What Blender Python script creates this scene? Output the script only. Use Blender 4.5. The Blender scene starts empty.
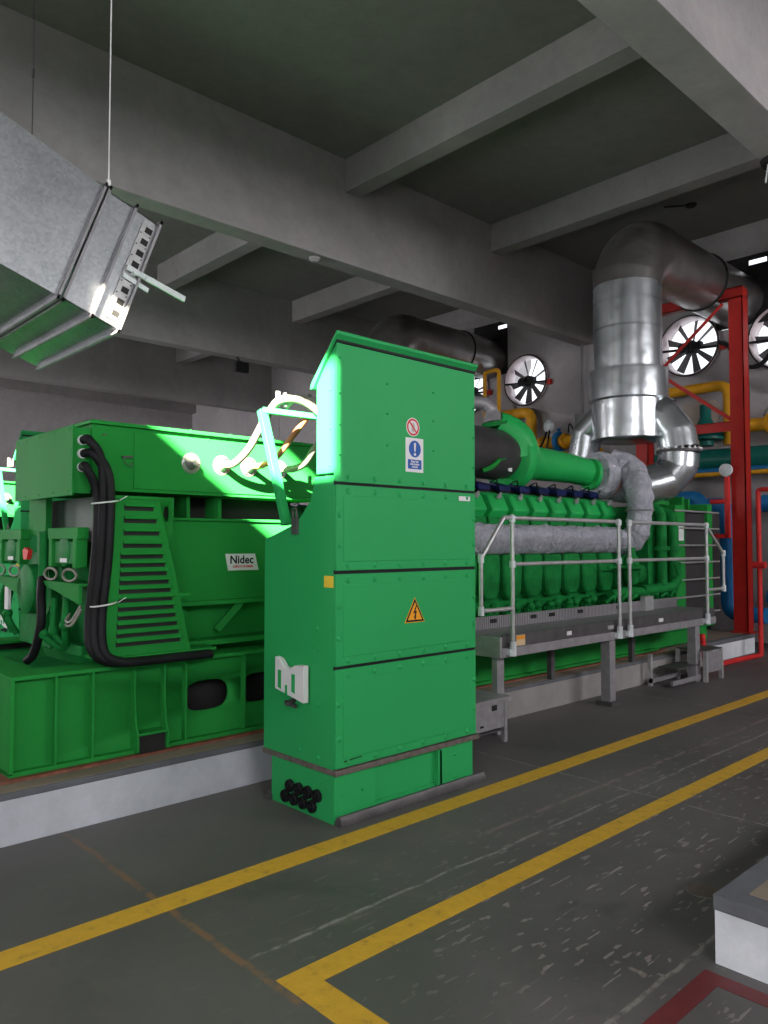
import bpy, bmesh, math, random
from mathutils import Vector, Matrix
random.seed(4)
sc = bpy.context.scene
C = sc.collection
PI = math.pi

# ------------------------------------------------------------------ materials
def new_mat(name):
    m = bpy.data.materials.new(name); m.use_nodes = True
    nt = m.node_tree; b = nt.nodes['Principled BSDF']
    return m, nt, b
def noise(nt, scale, detail=4, rough=.55, coord='Object', dist=0):
    tc = nt.nodes.new('ShaderNodeTexCoord'); n = nt.nodes.new('ShaderNodeTexNoise')
    n.inputs['Scale'].default_value = scale; n.inputs['Detail'].default_value = detail
    n.inputs['Roughness'].default_value = rough; n.inputs['Distortion'].default_value = dist
    nt.links.new(tc.outputs[coord], n.inputs['Vector']); return n, tc
def ramp(nt, src, stops):
    r = nt.nodes.new('ShaderNodeValToRGB'); e = r.color_ramp.elements
    while len(e) < len(stops): e.new(.5)
    for i, (p, c) in enumerate(stops):
        e[i].position = p; e[i].color = (*c, 1) if len(c) == 3 else c
    nt.links.new(src, r.inputs['Fac']); return r
def bump(nt, b, src, strength, dist=.01):
    n = nt.nodes.new('ShaderNodeBump'); n.inputs['Strength'].default_value = strength
    n.inputs['Distance'].default_value = dist
    nt.links.new(src, n.inputs['Height']); nt.links.new(n.outputs['Normal'], b.inputs['Normal'])
def simple(name, col, rough=.5, metal=0, var=.12, scale=6, bmp=0, bscale=60, spec=.22):
    m, nt, b = new_mat(name)
    b.inputs['Roughness'].default_value = rough; b.inputs['Metallic'].default_value = metal
    b.inputs['Specular IOR Level'].default_value = spec
    n, tc = noise(nt, scale, 5)
    lo = tuple(c*(1-var) for c in col); hi = tuple(min(1, c*(1+var)) for c in col)
    r = ramp(nt, n.outputs['Fac'], [(.3, lo), (.7, hi)])
    nt.links.new(r.outputs['Color'], b.inputs['Base Color'])
    if bmp:
        n2, _ = noise(nt, bscale, 3); bump(nt, b, n2.outputs['Fac'], bmp)
    return m
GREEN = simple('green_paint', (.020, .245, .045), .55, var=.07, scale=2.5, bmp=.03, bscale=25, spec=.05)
GREEN_E = simple('green_paint_bright', (.016, .40, .088), .42, var=.08, scale=4, bmp=.05, bscale=25, spec=.3)  # lighter copy of the green, light on the engine top put into the colour
TEAL_G = simple('cabinet_green_paint', (.026, .355, .102), .5, var=.03, scale=1.5, spec=.15)  # same green as the skid, cooler and stronger light put into the colour
GREEN_D = simple('green_paint_engine', (.012, .19, .042), .5, var=.25, scale=9, bmp=.15, bscale=30, spec=.06)  # darker copy of the green, shade below the manifold put into the colour
BLACK = simple('black_rubber', (.008, .008, .010), .6, var=.3)
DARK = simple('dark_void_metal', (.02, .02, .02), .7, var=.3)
CHAR = simple('charcoal_shell', (.045, .042, .045), .38, var=.15)
STEEL = simple('grey_steel', (.30, .29, .31), .45, .35, .15, 12)
STEELD = simple('dark_steel', (.10, .095, .10), .5, .4, .2, 10)
ZINC = simple('zinc_pipe', (.50, .50, .51), .38, .55, .12, 20)
CASTG = simple('light_cast_fitting', (.62, .66, .68), .45, .1, .08, 20)
WHITE = simple('white_plastic', (.72, .72, .74), .45, var=.04)
YEL = simple('yellow_pipe_paint', (.62, .30, .015), .4, var=.12)
ORG = simple('orange_label', (.75, .30, .03), .5)
YLAB = simple('yellow_label', (.75, .55, .05), .5)
RED = simple('red_steel_paint', (.38, .018, .014), .42, var=.15)
REDB = simple('bright_red', (.62, .03, .03), .45)
BLUE = simple('blue_pipe_paint', (.015, .16, .40), .4, var=.15)
BLUES = simple('sign_blue', (.01, .09, .38), .45, var=.02)
BLUEC = simple('ignition_blue', (.006, .012, .075), .4, var=.3)
TEAL = simple('teal_pipe_paint', (.008, .12, .10), .42, var=.12)
BROWN = simple('rusty_primer', (.20, .075, .05), .7, var=.3, scale=15)
COPPER = simple('copper_sleeve', (.62, .24, .12), .35, .3, .15)
HOSE = simple('grey_hose', (.25, .25, .21), .5, var=.2, scale=20)
PINK = simple('pale_fan_housing', (.62, .52, .54), .35, .2, .2, 5)

# wrinkled insulation cloth
WRAP, nt, b = new_mat('silver_lagging_cloth')
n, tc = noise(nt, 9, 6, .65, dist=1.2)
r = ramp(nt, n.outputs['Fac'], [(.25, (.42, .42, .50)), (.75, (.72, .72, .82))])
nt.links.new(r.outputs['Color'], b.inputs['Base Color']); b.inputs['Roughness'].default_value = .42
b.inputs['Metallic'].default_value = .15
bump(nt, b, n.outputs['Fac'], 1, .09)
# spiral aluminium cladding
def cladding(name, lo, hi, rough, bs=.12):
    m, nt, b = new_mat(name)
    n, tc = noise(nt, 2.2, 4, .5, dist=.5)
    r = ramp(nt, n.outputs['Fac'], [(.3, lo), (.7, hi)])
    nt.links.new(r.outputs['Color'], b.inputs['Base Color'])
    b.inputs['Metallic'].default_value = .9; b.inputs['Roughness'].default_value = rough
    n2, _ = noise(nt, 3.5, 2, .4); bump(nt, b, n2.outputs['Fac'], bs, .08)
    return m
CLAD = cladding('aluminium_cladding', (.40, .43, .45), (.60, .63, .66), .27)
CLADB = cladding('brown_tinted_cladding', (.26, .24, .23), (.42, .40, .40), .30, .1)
# galvanised spangle
GALV, nt, b = new_mat('galvanised_sheet')
tc = nt.nodes.new('ShaderNodeTexCoord'); v = nt.nodes.new('ShaderNodeTexVoronoi'); v.inputs['Scale'].default_value = 55
nt.links.new(tc.outputs['Object'], v.inputs['Vector'])
n, _ = noise(nt, 3, 4)
mx = nt.nodes.new('ShaderNodeMix'); mx.data_type = 'RGBA'; mx.inputs[0].default_value = .45
r = ramp(nt, v.outputs['Color'], [(.1, (.36, .38, .40)), (.9, (.56, .59, .62))])
r2 = ramp(nt, n.outputs['Fac'], [(.3, (.34, .37, .39)), (.7, (.60, .63, .66))])
nt.links.new(r.outputs['Color'], mx.inputs[6]); nt.links.new(r2.outputs['Color'], mx.inputs[7])
nt.links.new(mx.outputs[2], b.inputs['Base Color'])
b.inputs['Metallic'].default_value = .97; b.inputs['Roughness'].default_value = .36
# distempered concrete
def concrete(name, lo, hi, sc1=.6, bs=.25):
    m, nt, b = new_mat(name)
    n, tc = noise(nt, sc1, 8, .62, dist=.4)
    r = ramp(nt, n.outputs['Fac'], [(.28, lo), (.72, hi)])
    n3, _ = noise(nt, 7, 6, .7)
    r3 = ramp(nt, n3.outputs['Fac'], [(.3, (.82, .82, .82)), (.62, (1, 1, 1))])
    mm = nt.nodes.new('ShaderNodeMix'); mm.data_type = 'RGBA'; mm.blend_type = 'MULTIPLY'; mm.inputs[0].default_value = .7
    nt.links.new(r.outputs['Color'], mm.inputs[6]); nt.links.new(r3.outputs['Color'], mm.inputs[7])
    nt.links.new(mm.outputs[2], b.inputs['Base Color'])
    b.inputs['Roughness'].default_value = .9; b.inputs['Specular IOR Level'].default_value = .2
    n2, _ = noise(nt, 14, 5); bump(nt, b, n2.outputs['Fac'], bs, .01)
    return m
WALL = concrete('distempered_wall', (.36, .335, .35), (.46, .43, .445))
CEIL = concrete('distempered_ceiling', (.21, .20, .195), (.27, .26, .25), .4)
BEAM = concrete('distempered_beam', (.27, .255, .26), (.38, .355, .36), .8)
PLW = concrete('whitewashed_plinth', (.60, .63, .68), (.82, .85, .90), 1.5, .5)
PLN = concrete('dull_whitewashed_plinth', (.40, .42, .47), (.58, .60, .66), 1.5, .4)
PLT = concrete('plinth_top_screed', (.20, .16, .125), (.30, .25, .20), 2)
PLG = concrete('grey_painted_edge', (.10, .105, .12), (.15, .155, .17), 3)
PLD = concrete('bare_plinth_side', (.26, .245, .24), (.36, .34, .33), 1.5)

# painted floor
FLOOR, nt, b = new_mat('worn_painted_floor')
L = nt.links
n, tc = noise(nt, .55, 7, .62, dist=.5)
r = ramp(nt, n.outputs['Fac'], [(.28, (.074, .072, .069)), (.5, (.112, .105, .104)), (.74, (.165, .150, .150))])
def over(prev, fac_socket, col):
    mm = nt.nodes.new('ShaderNodeMix'); mm.data_type = 'RGBA'
    L.new(fac_socket, mm.inputs[0]); L.new(prev, mm.inputs[6]); mm.inputs[7].default_value = (*col, 1)
    return mm.outputs[2]
def math_(op, a, bb=None, clamp=False):
    q = nt.nodes.new('ShaderNodeMath'); q.operation = op; q.use_clamp = clamp
    for i, s in enumerate((a, bb)):
        if s is None: continue
        if isinstance(s, (int, float)): q.inputs[i].default_value = s
        else: L.new(s, q.inputs[i])
    return q.outputs[0]
colr = r.outputs['Color']
# stains
n2, _ = noise(nt, 2.3, 6, .7, dist=1)
f = ramp(nt, n2.outputs['Fac'], [(.56, (0, 0, 0)), (.75, (.55, .55, .55))]); colr = over(colr, f.outputs['Color'], (.16, .135, .125))
n2b, _ = noise(nt, 1.6, 5, .6, dist=.8)
f = ramp(nt, n2b.outputs['Fac'], [(.58, (0, 0, 0)), (.72, (.6, .6, .6))]); colr = over(colr, f.outputs['Color'], (.045, .055, .045))
# chips, denser along the walkway right of x = 1.6
sep = nt.nodes.new('ShaderNodeSeparateXYZ'); L.new(tc.outputs['Object'], sep.inputs[0])
mp = nt.nodes.new('ShaderNodeMapping'); mp.inputs['Rotation'].default_value = (0, 0, .5); mp.inputs['Scale'].default_value = (6, 15, 1)
L.new(tc.outputs['Object'], mp.inputs[0])
n3 = nt.nodes.new('ShaderNodeTexNoise'); n3.inputs['Scale'].default_value = 1.5; n3.inputs['Detail'].default_value = 3; L.new(mp.outputs[0], n3.inputs['Vector'])
f3 = ramp(nt, n3.outputs['Fac'], [(.635, (0, 0, 0)), (.66, (1, 1, 1))])
zone = math_('MULTIPLY', math_('SUBTRACT', sep.outputs[0], 1.5), .8, True)
zone2 = math_('MULTIPLY', math_('SUBTRACT', 3.0, sep.outputs[1]), 1.2, True)
zz = math_('MULTIPLY', math_('MULTIPLY', zone, zone2), .75)
zz = math_('ADD', zz, .05)
colr = over(colr, math_('MULTIPLY', f3.outputs['Color'], zz), (.27, .24, .225))
mp2 = nt.nodes.new('ShaderNodeMapping'); mp2.inputs['Rotation'].default_value = (0, 0, -.7); mp2.inputs['Scale'].default_value = (2.5, 22, 1)
L.new(tc.outputs['Object'], mp2.inputs[0])
n4 = nt.nodes.new('ShaderNodeTexNoise'); n4.inputs['Scale'].default_value = 1.7; n4.inputs['Detail'].default_value = 2; L.new(mp2.outputs[0], n4.inputs['Vector'])
f4 = ramp(nt, n4.outputs['Fac'], [(.665, (0, 0, 0)), (.685, (1, 1, 1))])
colr = over(colr, math_('MULTIPLY', f4.outputs['Color'], zz), (.30, .27, .26))
# bare patches
n5, _ = noise(nt, 4.5, 2, .4)
f5 = ramp(nt, n5.outputs['Fac'], [(.76, (0, 0, 0)), (.775, (1, 1, 1))])
colr = over(colr, math_('MULTIPLY', f5.outputs['Color'], zz), (.27, .225, .19))
# joints: wobble
nw, _ = noise(nt, 3, 4); wob = math_('MULTIPLY', math_('SUBTRACT', nw.outputs['Fac'], .5), .06)
def joint(axis, pos, w, col, amt=.8, lo=None, hi=None, oax=1):
    global colr
    d = math_('ABSOLUTE', math_('SUBTRACT', math_('ADD', sep.outputs[axis], wob), pos))
    m_ = math_('MULTIPLY', math_('SUBTRACT', w, d), 1/w*2, True)
    nn, _ = noise(nt, 11, 4, .7)
    q = ramp(nt, nn.outputs['Fac'], [(.38, (0, 0, 0)), (.55, (1, 1, 1))])
    m_ = math_('MULTIPLY', m_, math_('MULTIPLY', q.outputs['Color'], amt))
    if lo is not None:
        m_ = math_('MULTIPLY', m_, math_('MULTIPLY', math_('SUBTRACT', sep.outputs[oax], lo), 30, True))
        m_ = math_('MULTIPLY', m_, math_('MULTIPLY', math_('SUBTRACT', hi, sep.outputs[oax]), 30, True))
    colr = over(colr, m_, col)
joint(0, 1.60, .022, (.24, .13, .07), .8, 2.1, 4.2, 1)
joint(0, 4.45, .012, (.27, .25, .24), .8)
joint(0, 7.3, .012, (.27, .25, .24), .7)
joint(1, 2.47, .012, (.30, .28, .27), .8, 1.62, 9, 0)
joint(1, 2.66, .02, (.28, .20, .20), .6, 3.2, 9, 0)
joint(1, 1.35, .012, (.26, .25, .22), .8, 1.2, 3.1, 0)
L.new(colr, b.inputs['Base Color'])
rr = ramp(nt, n.outputs['Fac'], [(.3, (.42, .42, .42)), (.7, (.62, .62, .62))])
L.new(rr.outputs['Color'], b.inputs['Roughness']); b.inputs['Specular IOR Level'].default_value = .35
nb, _ = noise(nt, 30, 4); bump(nt, b, nb.outputs['Fac'], .12, .004)
# worn line paint
def line_paint(name, col):
    m, nt, b = new_mat(name)
    n, tc = noise(nt, 14, 6, .7)
    r = ramp(nt, n.outputs['Fac'], [(.30, tuple(c*.45+.03 for c in col)), (.42, tuple(c*.85 for c in col)), (.7, col)])
    nt.links.new(r.outputs['Color'], b.inputs['Base Color']); b.inputs['Roughness'].default_value = .55
    return m
LINEY = line_paint('yellow_line_paint', (.70, .40, .035))
LINER = line_paint('red_line_paint', (.17, .025, .03))
# checker / ribbed deck plate
DECK, nt, b = new_mat('ribbed_deck_plate')
tc = nt.nodes.new('ShaderNodeTexCoord'); w = nt.nodes.new('ShaderNodeTexWave'); w.inputs['Scale'].default_value = 12; w.inputs['Distortion'].default_value = .3
nt.links.new(tc.outputs['Object'], w.inputs['Vector'])
r = ramp(nt, w.outputs['Fac'], [(.3, (.14, .13, .14)), (.7, (.36, .35, .37))])
nt.links.new(r.outputs['Color'], b.inputs['Base Color']); b.inputs['Roughness'].default_value = .45; b.inputs['Metallic'].default_value = .4
bump(nt, b, w.outputs['Fac'], .5, .01)

# ------------------------------------------------------------------ mesh builder
def frame_of(d):
    d = d.normalized(); up = Vector((0, 0, 1)) if abs(d.z) < .95 else Vector((0, 1, 0))
    x = d.cross(up).normalized(); return x, x.cross(d).normalized()
class MB:
    def __init__(s): s.bm = bmesh.new()
    def box(s, x0, x1, y0, y1, z0, z1):
        v = [s.bm.verts.new((x, y, z)) for x in (x0, x1) for y in (y0, y1) for z in (z0, z1)]
        for f in ((0,1,3,2),(4,6,7,5),(0,4,5,1),(2,3,7,6),(0,2,6,4),(1,5,7,3)): s.bm.faces.new([v[i] for i in f])
        return s
    def bar(s, p0, p1, w, h=None):          # rectangular bar between two points
        h = h or w; p0 = Vector(p0); p1 = Vector(p1); x, y = frame_of(p1-p0)
        a = [s.bm.verts.new(p + x*i*w/2 + y*j*h/2) for p in (p0, p1) for i, j in ((-1,-1),(1,-1),(1,1),(-1,1))]
        for f in ((3,2,1,0),(4,5,6,7),(0,1,5,4),(1,2,6,5),(2,3,7,6),(3,0,4,7)): s.bm.faces.new([a[i] for i in f])
        return s
    def prism(s, pts, axis, a, b_):         # polygon pts in the two other axes, extruded along axis
        def mk(p, t):
            if axis == 'x': return (t, p[0], p[1])
            if axis == 'y': return (p[0], t, p[1])
            return (p[0], p[1], t)
        A = [s.bm.verts.new(mk(p, a)) for p in pts]; B = [s.bm.verts.new(mk(p, b_)) for p in pts]
        s.bm.faces.new(A); s.bm.faces.new(B[::-1])
        n = len(pts)
        for i in range(n): s.bm.faces.new((A[i], B[i], B[(i+1) % n], A[(i+1) % n]))
        return s
    def tube(s, path, r, seg=20, cap=True, closed=False, rough=0):
        path = [Vector(p) for p in path]; n = len(path); rings = []; x = None
        for i, p in enumerate(path):
            if closed: d = path[(i+1) % n]-path[i-1]
            else: d = path[min(i+1, n-1)]-path[max(i-1, 0)]
            d.normalize()
            if x is None: x, y = frame_of(d)
            else:
                x = (x - d*x.dot(d)).normalized()
            y = x.cross(d).normalized()
            rr = r[i] if isinstance(r, (list, tuple)) else r
            rings.append([s.bm.verts.new(p + (x*math.cos(t)+y*math.sin(t))*rr*(1+random.uniform(-rough, rough))) for t in [2*PI*k/seg for k in range(seg)]])
        m = n if closed else n-1
        for i in range(m):
            a, c = rings[i], rings[(i+1) % n]
            for k in range(seg):
                f = s.bm.faces.new((a[k], a[(k+1) % seg], c[(k+1) % seg], c[k])); f.smooth = True
        if cap and not closed: s.bm.faces.new(rings[0][::-1]); s.bm.faces.new(rings[-1])
        return s
    def cyl(s, p0, p1, r, r2=None, seg=24, cap=True):
        return s.tube([p0, p1], [r, r if r2 is None else r2], seg, cap)
    def lathe(s, p0, d, prof, seg=28):       # prof: list of (distance along d, radius)
        p0 = Vector(p0); d = Vector(d).normalized()
        x, y = frame_of(d); rings = []
        for t, r in prof:
            r = max(r, .0005)
            rings.append([s.bm.verts.new(p0 + d*t + (x*math.cos(q)+y*math.sin(q))*r) for q in [2*PI*k/seg for k in range(seg)]])
        for a, c in zip(rings, rings[1:]):
            for k in range(seg):
                f = s.bm.faces.new((a[k], a[(k+1) % seg], c[(k+1) % seg], c[k])); f.smooth = True
        s.bm.faces.new(rings[0][::-1]); s.bm.faces.new(rings[-1]); return s
    def ball(s, p, r, seg=12):
        return s.lathe(Vector(p)-Vector((0, 0, r)), (0, 0, 1), [(r-r*math.cos(PI*i/8), r*math.sin(PI*i/8)) for i in range(9)], seg)
    def bolts(s, pts, axis='y', sgn=-1, r=.013, h=.014):
        for p in pts:
            d = {'x': Vector((sgn, 0, 0)), 'y': Vector((0, sgn, 0)), 'z': Vector((0, 0, sgn))}[axis]
            s.lathe(Vector(p)-d*.003, d, [(0, r*1.5), (.006, r*1.5), (.006, r), (h, r*.8)], 8)
        return s
    def build(s, name, mat, parent=None, bevel=0, mods=None):
        bmesh.ops.recalc_face_normals(s.bm, faces=s.bm.faces)
        me = bpy.data.meshes.new(name)
        off = Vector((0, 0, 0)); p = parent
        while p is not None: off += p.location; p = p.parent
        if off.length > 0: bmesh.ops.translate(s.bm, verts=s.bm.verts, vec=-off)
        s.bm.to_mesh(me); s.bm.free(); me.materials.append(mat)
        me.set_sharp_from_angle(angle=math.radians(38))
        o = bpy.data.objects.new(name, me); C.objects.link(o)
        if parent is not None: o.parent = parent
        if bevel:
            bv = o.modifiers.new('bevel', 'BEVEL'); bv.width = bevel; bv.segments = 2; bv.limit_method = 'ANGLE'; bv.angle_limit = math.radians(50)
        return o
def bend(pts, rad, n=6):
    """polyline with its corners rounded"""
    pts = [Vector(p) for p in pts]; out = [pts[0]]
    for i in range(1, len(pts)-1):
        a, p, c = pts[i-1], pts[i], pts[i+1]
        u = (a-p); w = (c-p); r = min(rad, u.length*.49, w.length*.49)
        s0 = p+u.normalized()*r; s1 = p+w.normalized()*r
        for k in range(n+1):
            t = k/n; out.append(s0*(1-t)**2 + p*2*t*(1-t) + s1*t*t)
    out.append(pts[-1]); return out
def arcpath(pts, n=24):
    """smooth Catmull-Rom curve through points"""
    pts = [Vector(p) for p in pts]; P = [pts[0]*2-pts[1]]+pts+[pts[-1]*2-pts[-2]]; out = []
    seg = len(pts)-1; m = max(2, n//seg)
    for i in range(seg):
        p0, p1, p2, p3 = P[i:i+4]
        for k in range(m):
            t = k/m
            out.append(.5*((2*p1)+(p2-p0)*t+(2*p0-5*p1+4*p2-p3)*t*t+(3*p1-p0-3*p2+p3)*t**3))
    out.append(pts[-1]); return out
def thing(name, label, cat, loc, group=None):
    o = bpy.data.objects.new(name, None); C.objects.link(o); o.location = loc; o.empty_display_size = .2
    o['label'] = label; o['category'] = cat
    if group: o['group'] = group
    return o
def tag(o, label, cat, group=None):
    o['label'] = label; o['category'] = cat
    if group: o['group'] = group
    return o
def struct(o): o['kind'] = 'structure'; return o
def copy_tree(o, parent=None):
    c = o.copy(); C.objects.link(c)
    if parent is not None: c.parent = parent
    for ch in list(o.children): copy_tree(ch, c)
    return c
def text_mesh(name, body, size, mat, loc, rot, parent, sx=1, bold=0, spacing=1, line=1):
    cu = bpy.data.curves.new(name, 'FONT'); cu.body = body; cu.size = size; cu.extrude = .0008; cu.offset = bold
    cu.align_x = 'CENTER'; cu.align_y = 'CENTER'; cu.space_character = spacing; cu.space_line = line
    t = bpy.data.objects.new('tmp', cu); C.objects.link(t)
    me = bpy.data.meshes.new_from_object(t.evaluated_get(bpy.context.evaluated_depsgraph_get()))
    bpy.data.objects.remove(t); bpy.data.curves.remove(cu)
    M = Matrix.Translation(Vector(loc)) @ rot @ Matrix.Diagonal((sx, 1, 1, 1))
    off = Vector((0, 0, 0)); p = parent
    while p is not None: off += p.location; p = p.parent
    me.transform(Matrix.Translation(-off) @ M)
    me.materials.clear(); me.materials.append(mat)
    o = bpy.data.objects.new(name, me); C.objects.link(o); o.parent = parent; return o
FRONT = Matrix.Rotation(PI/2, 4, 'X')      # text that faces -Y

# ------------------------------------------------------------------ the setting
XW, XE, YN, YB, ZC = -2.8, 12.5, -5.0, 22.5, 6.65
struct(MB().box(XW-.3, XE+.3, YN-.3, YB+.3, -.2, 0).build('floor', FLOOR))
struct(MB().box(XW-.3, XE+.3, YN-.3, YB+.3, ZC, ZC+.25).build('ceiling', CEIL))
tn = [0]
def trim(mb, mat, bevel=0):
    tn[0] += 1; return struct(mb.build('trim_%d' % tn[0], mat, None, bevel))
def cut(o, cutters):
    """cut holes and remove the cutters"""
    for c in cutters:
        m = o.modifiers.new('b', 'BOOLEAN'); m.operation = 'DIFFERENCE'; m.object = c; m.solver = 'EXACT'
    me = bpy.data.meshes.new_from_object(o.evaluated_get(bpy.context.evaluated_depsgraph_get()))
    o.modifiers.clear(); o.data = me
    for c in cutters: bpy.data.objects.remove(c)
FANS = [(4.30, 4.74), (5.78, 4.86), (9.13, 4.80), (10.62, 4.80)]
HOLES = [4.95, 10.10]
wr = MB().box(XE, XE+.25, YN, YB, 0, ZC).build('wall_end', WALL); struct(wr)
cs = [MB().cyl((XE-.3, y, z), (XE+.5, y, z), .50, seg=40).build('cutter', WALL) for y, z in FANS]
cs += [MB().box(XE-.3, XE+.5, y-.50, y+.40, 5.02, 6.15).build('cutter', WALL) for y in HOLES]
cut(wr, cs)
struct(MB().box(XW, XE, YB, YB+.25, 0, ZC).build('wall_back', WALL))
wl = MB().box(XW-.10, XW, YN, YB, 0, ZC).build('wall_left', WALL); struct(wl)
LW = [(-1.19, .86, 5.80, 6.64), (4.1, 7.8, 5.80, 6.635), (-3.9, -.7, .9, 4.2), (1.0, 3.2, .9, 3.2), (9.2, 12.6, 1.2, 4.8), (19.2, 22.2, 1.2, 4.9)]  # unseen openings, placed and sized for the sun patches and the fill
cut(wl, [MB().box(XW-.6, XW+.3, a, b_, c, d).build('cutter', WALL) for a, b_, c, d in LW])
wn = MB().box(XW, XE, YN-.25, YN, 0, ZC).build('wall_near', WALL); struct(wn)
NW = [(-2.0, 2.4, 3.7, 5.15), (7.2, 12.2, 3.6, 5.15)]  # unseen high openings, added to brighten the cabinet front
cut(wn, [MB().box(a, b_, YN-.6, YN+.3, c, d).build('cutter', WALL) for a, b_, c, d in NW])
def unseen_window(i, axis, p, a0, a1, z0, z1, nv):
    m = MB(); t = .05
    def bx(u0, u1, zz0, zz1):
        if axis == 'x': m.box(p-.04, p+.04, u0, u1, zz0, zz1)
        else: m.box(u0, u1, p-.04, p+.04, zz0, zz1)
    bx(a0, a1, z0, z0+t); bx(a0, a1, z1-t, z1); bx(a0, a0+t, z0, z1); bx(a1-t, a1, z0, z1)
    for k in range(1, nv): u = a0+(a1-a0)*k/nv; bx(u-.015, u+.015, z0, z1)
    struct(m.build('window_%d' % i, STEELD))
unseen_window(1, 'x', XW-.055, *LW[2], 4); unseen_window(2, 'x', XW-.055, *LW[3], 3)
unseen_window(5, 'x', XW-.055, *LW[4], 4); unseen_window(6, 'x', XW-.055, *LW[5], 4)
unseen_window(3, 'y', YN-.12, *NW[0], 5); unseen_window(4, 'y', YN-.12, *NW[1], 5)
# unseen slabs added outside to keep sun out of the lower openings
tn[0] += 1
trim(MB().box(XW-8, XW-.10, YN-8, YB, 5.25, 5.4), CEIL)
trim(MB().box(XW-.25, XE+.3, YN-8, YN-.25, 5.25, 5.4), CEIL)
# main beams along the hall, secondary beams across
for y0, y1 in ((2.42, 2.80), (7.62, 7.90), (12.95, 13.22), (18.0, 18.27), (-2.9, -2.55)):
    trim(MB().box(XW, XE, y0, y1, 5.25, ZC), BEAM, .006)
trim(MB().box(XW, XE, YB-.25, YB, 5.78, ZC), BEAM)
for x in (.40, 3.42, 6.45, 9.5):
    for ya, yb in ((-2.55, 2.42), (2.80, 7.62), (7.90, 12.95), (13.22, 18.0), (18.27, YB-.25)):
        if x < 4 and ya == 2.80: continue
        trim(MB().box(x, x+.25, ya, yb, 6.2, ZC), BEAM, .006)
# far end columns on the end wall
for y in (7.9, 13.2, 18.2): trim(MB().box(XE-.02, XE, y-.6, y-.1, 0, 5.25), WALL)
# generator plinths (their own grey edge band follows the top)
def plinth(x0, x1, y0, y1, z, side, e=.055, bo=.09):
    trim(MB().box(x0, x1, y0, y1, 0, z-e), side)
    trim(MB().box(x0-.006, x1+.006, y0-.006, y1+.006, z-e, z), PLG, .006)
    trim(MB().box(x0+bo, x1-bo, y0+bo, y1-bo, z, z+.003), PLT)
plinth(-2.0, 4.9, 4.22, 6.9, .267, PLN, .035, .012); plinth(4.91, 9.6, 4.22, 6.9, .267, PLD, .035, .012); plinth(9.61, 11.31, 4.36, 6.9, .267, PLW)
plinth(-2.0, 11.3, 9.42, 12.1, .267, PLW)
plinth(2.87, 11.0, -1.9, 1.268, .25, PLW)
# floor markings
def mark(x0, x1, y0, y1, m): trim(MB().box(x0, x1, y0, y1, .0005, .0022), m)
mark(-2.7, 12.3, 3.02, 3.155, LINEY)
mark(1.62, 12.3, 2.17, 2.285, LINEY); mark(1.62, 1.745, -1.9, 2.17, LINEY)
mark(-2.0, 2.80, 1.20, 1.275, LINER); mark(2.725, 2.80, -1.9, 1.20, LINER)

# ------------------------------------------------------------------ terminal cabinet (foreground)
X0, X1, YF, YR = 2.725, 3.925, 3.315, 3.985
cab = thing('control_cabinet', 'tall bright green riveted steel cabinet with warning signs beside the yellow floor line', 'cabinet', (3.32, 3.6, 0))
prof = [(YF, .29), (YR, .29), (YR, 1.57), (3.70, 1.655), (3.62, 1.70), (3.52, 1.80), (3.485, 1.93), (YF, 1.93)]
m = MB().prism(prof, 'x', X0, X1)
m.bolts([(X0, y, z) for y, z in ((3.45, .95), (3.45, .63), (3.46, 1.06), (3.62, .35), (3.45, .34))], 'x', -1)
m.bolts([(X0, y, z) for y, z in ((3.62, 1.12), (3.62, 1.16), (3.58, 1.06))], 'x', -1, .004, .005)
m.build('body', TEAL_G, cab, .004)
m = MB().prism([(YF, 1.945), (3.47, 1.945), (3.47, 2.47), (YF, 2.695)], 'x', X0, X1)
m.bolts([(X0, 3.345, z) for z in (1.99, 2.2, 2.42, 2.63)], 'x', -1, .006, .008)
m.build('upper_box', TEAL_G, cab, .004)
m = MB().prism([(3.275, 2.715), (3.266, 2.722), (3.268, 2.742), (3.50, 2.475), (3.51, 2.44), (3.485, 2.44)], 'x', X0-.02, X1+.004)
m.build('roof', TEAL_G, cab, .003)
MB().prism([(3.288, 2.685), (3.288, 2.717), (3.485, 2.475), (3.485, 2.455)], 'x', X0-.002, X1+.001).build('roof_gasket', BLACK, cab)
# front panels
rows = [(1.895, 2.685), (1.395, 1.878), (.862, 1.375), (.30, .845)]
for i, (a, b_) in enumerate(rows):
    m = MB().box(X0+.002, X1-.002, YF-.022, YF+.002, a, b_)
    if i:
        m.box(X0+.055, X1-.05, YF-.026, YF-.018, a+.05, b_-.06)
        for k in range(6):
            x = X0+.09+k*(X1-X0-.18)/5; m.bolts([(x, YF-.022, a+.028), (x, YF-.022, b_-.035)])
        m.bolts([(X0+.025, YF-.022, a+(b_-a)*q) for q in (.3, .65)]+[(X1-.02, YF-.022, a+(b_-a)*q) for q in (.3, .65)])
    else:
        for k in range(6): m.bolts([(X0+.09+k*(X1-X0-.18)/5, YF-.022, a+.028)])
        m.bolts([(X0+.025, YF-.022, z) for z in (2.05, 2.22, 2.4, 2.6)]+[(X1-.02, YF-.022, z) for z in (2.05, 2.25, 2.45)], r=.007)
        m.bolts([(x, YF-.022, z) for x in (3.12, 3.52) for z in (2.13, 2.32, 2.5)], r=.006)
    m.build('front_panel', TEAL_G, cab, .003)
m = MB()
for z in (1.387, .853, 1.887): m.box(X0+.001, X1-.001, YF-.012, YF+.004, z-.012, z+.012)
m.build('panel_gasket', BLACK, cab)
MB().box(X0-.008, X1+.02, YF-.034, YR, .265, .295).build('bottom_flange', simple('worn_steel_angle', (.16, .13, .12), .6, .3, .35, 25), cab, .002)
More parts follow.
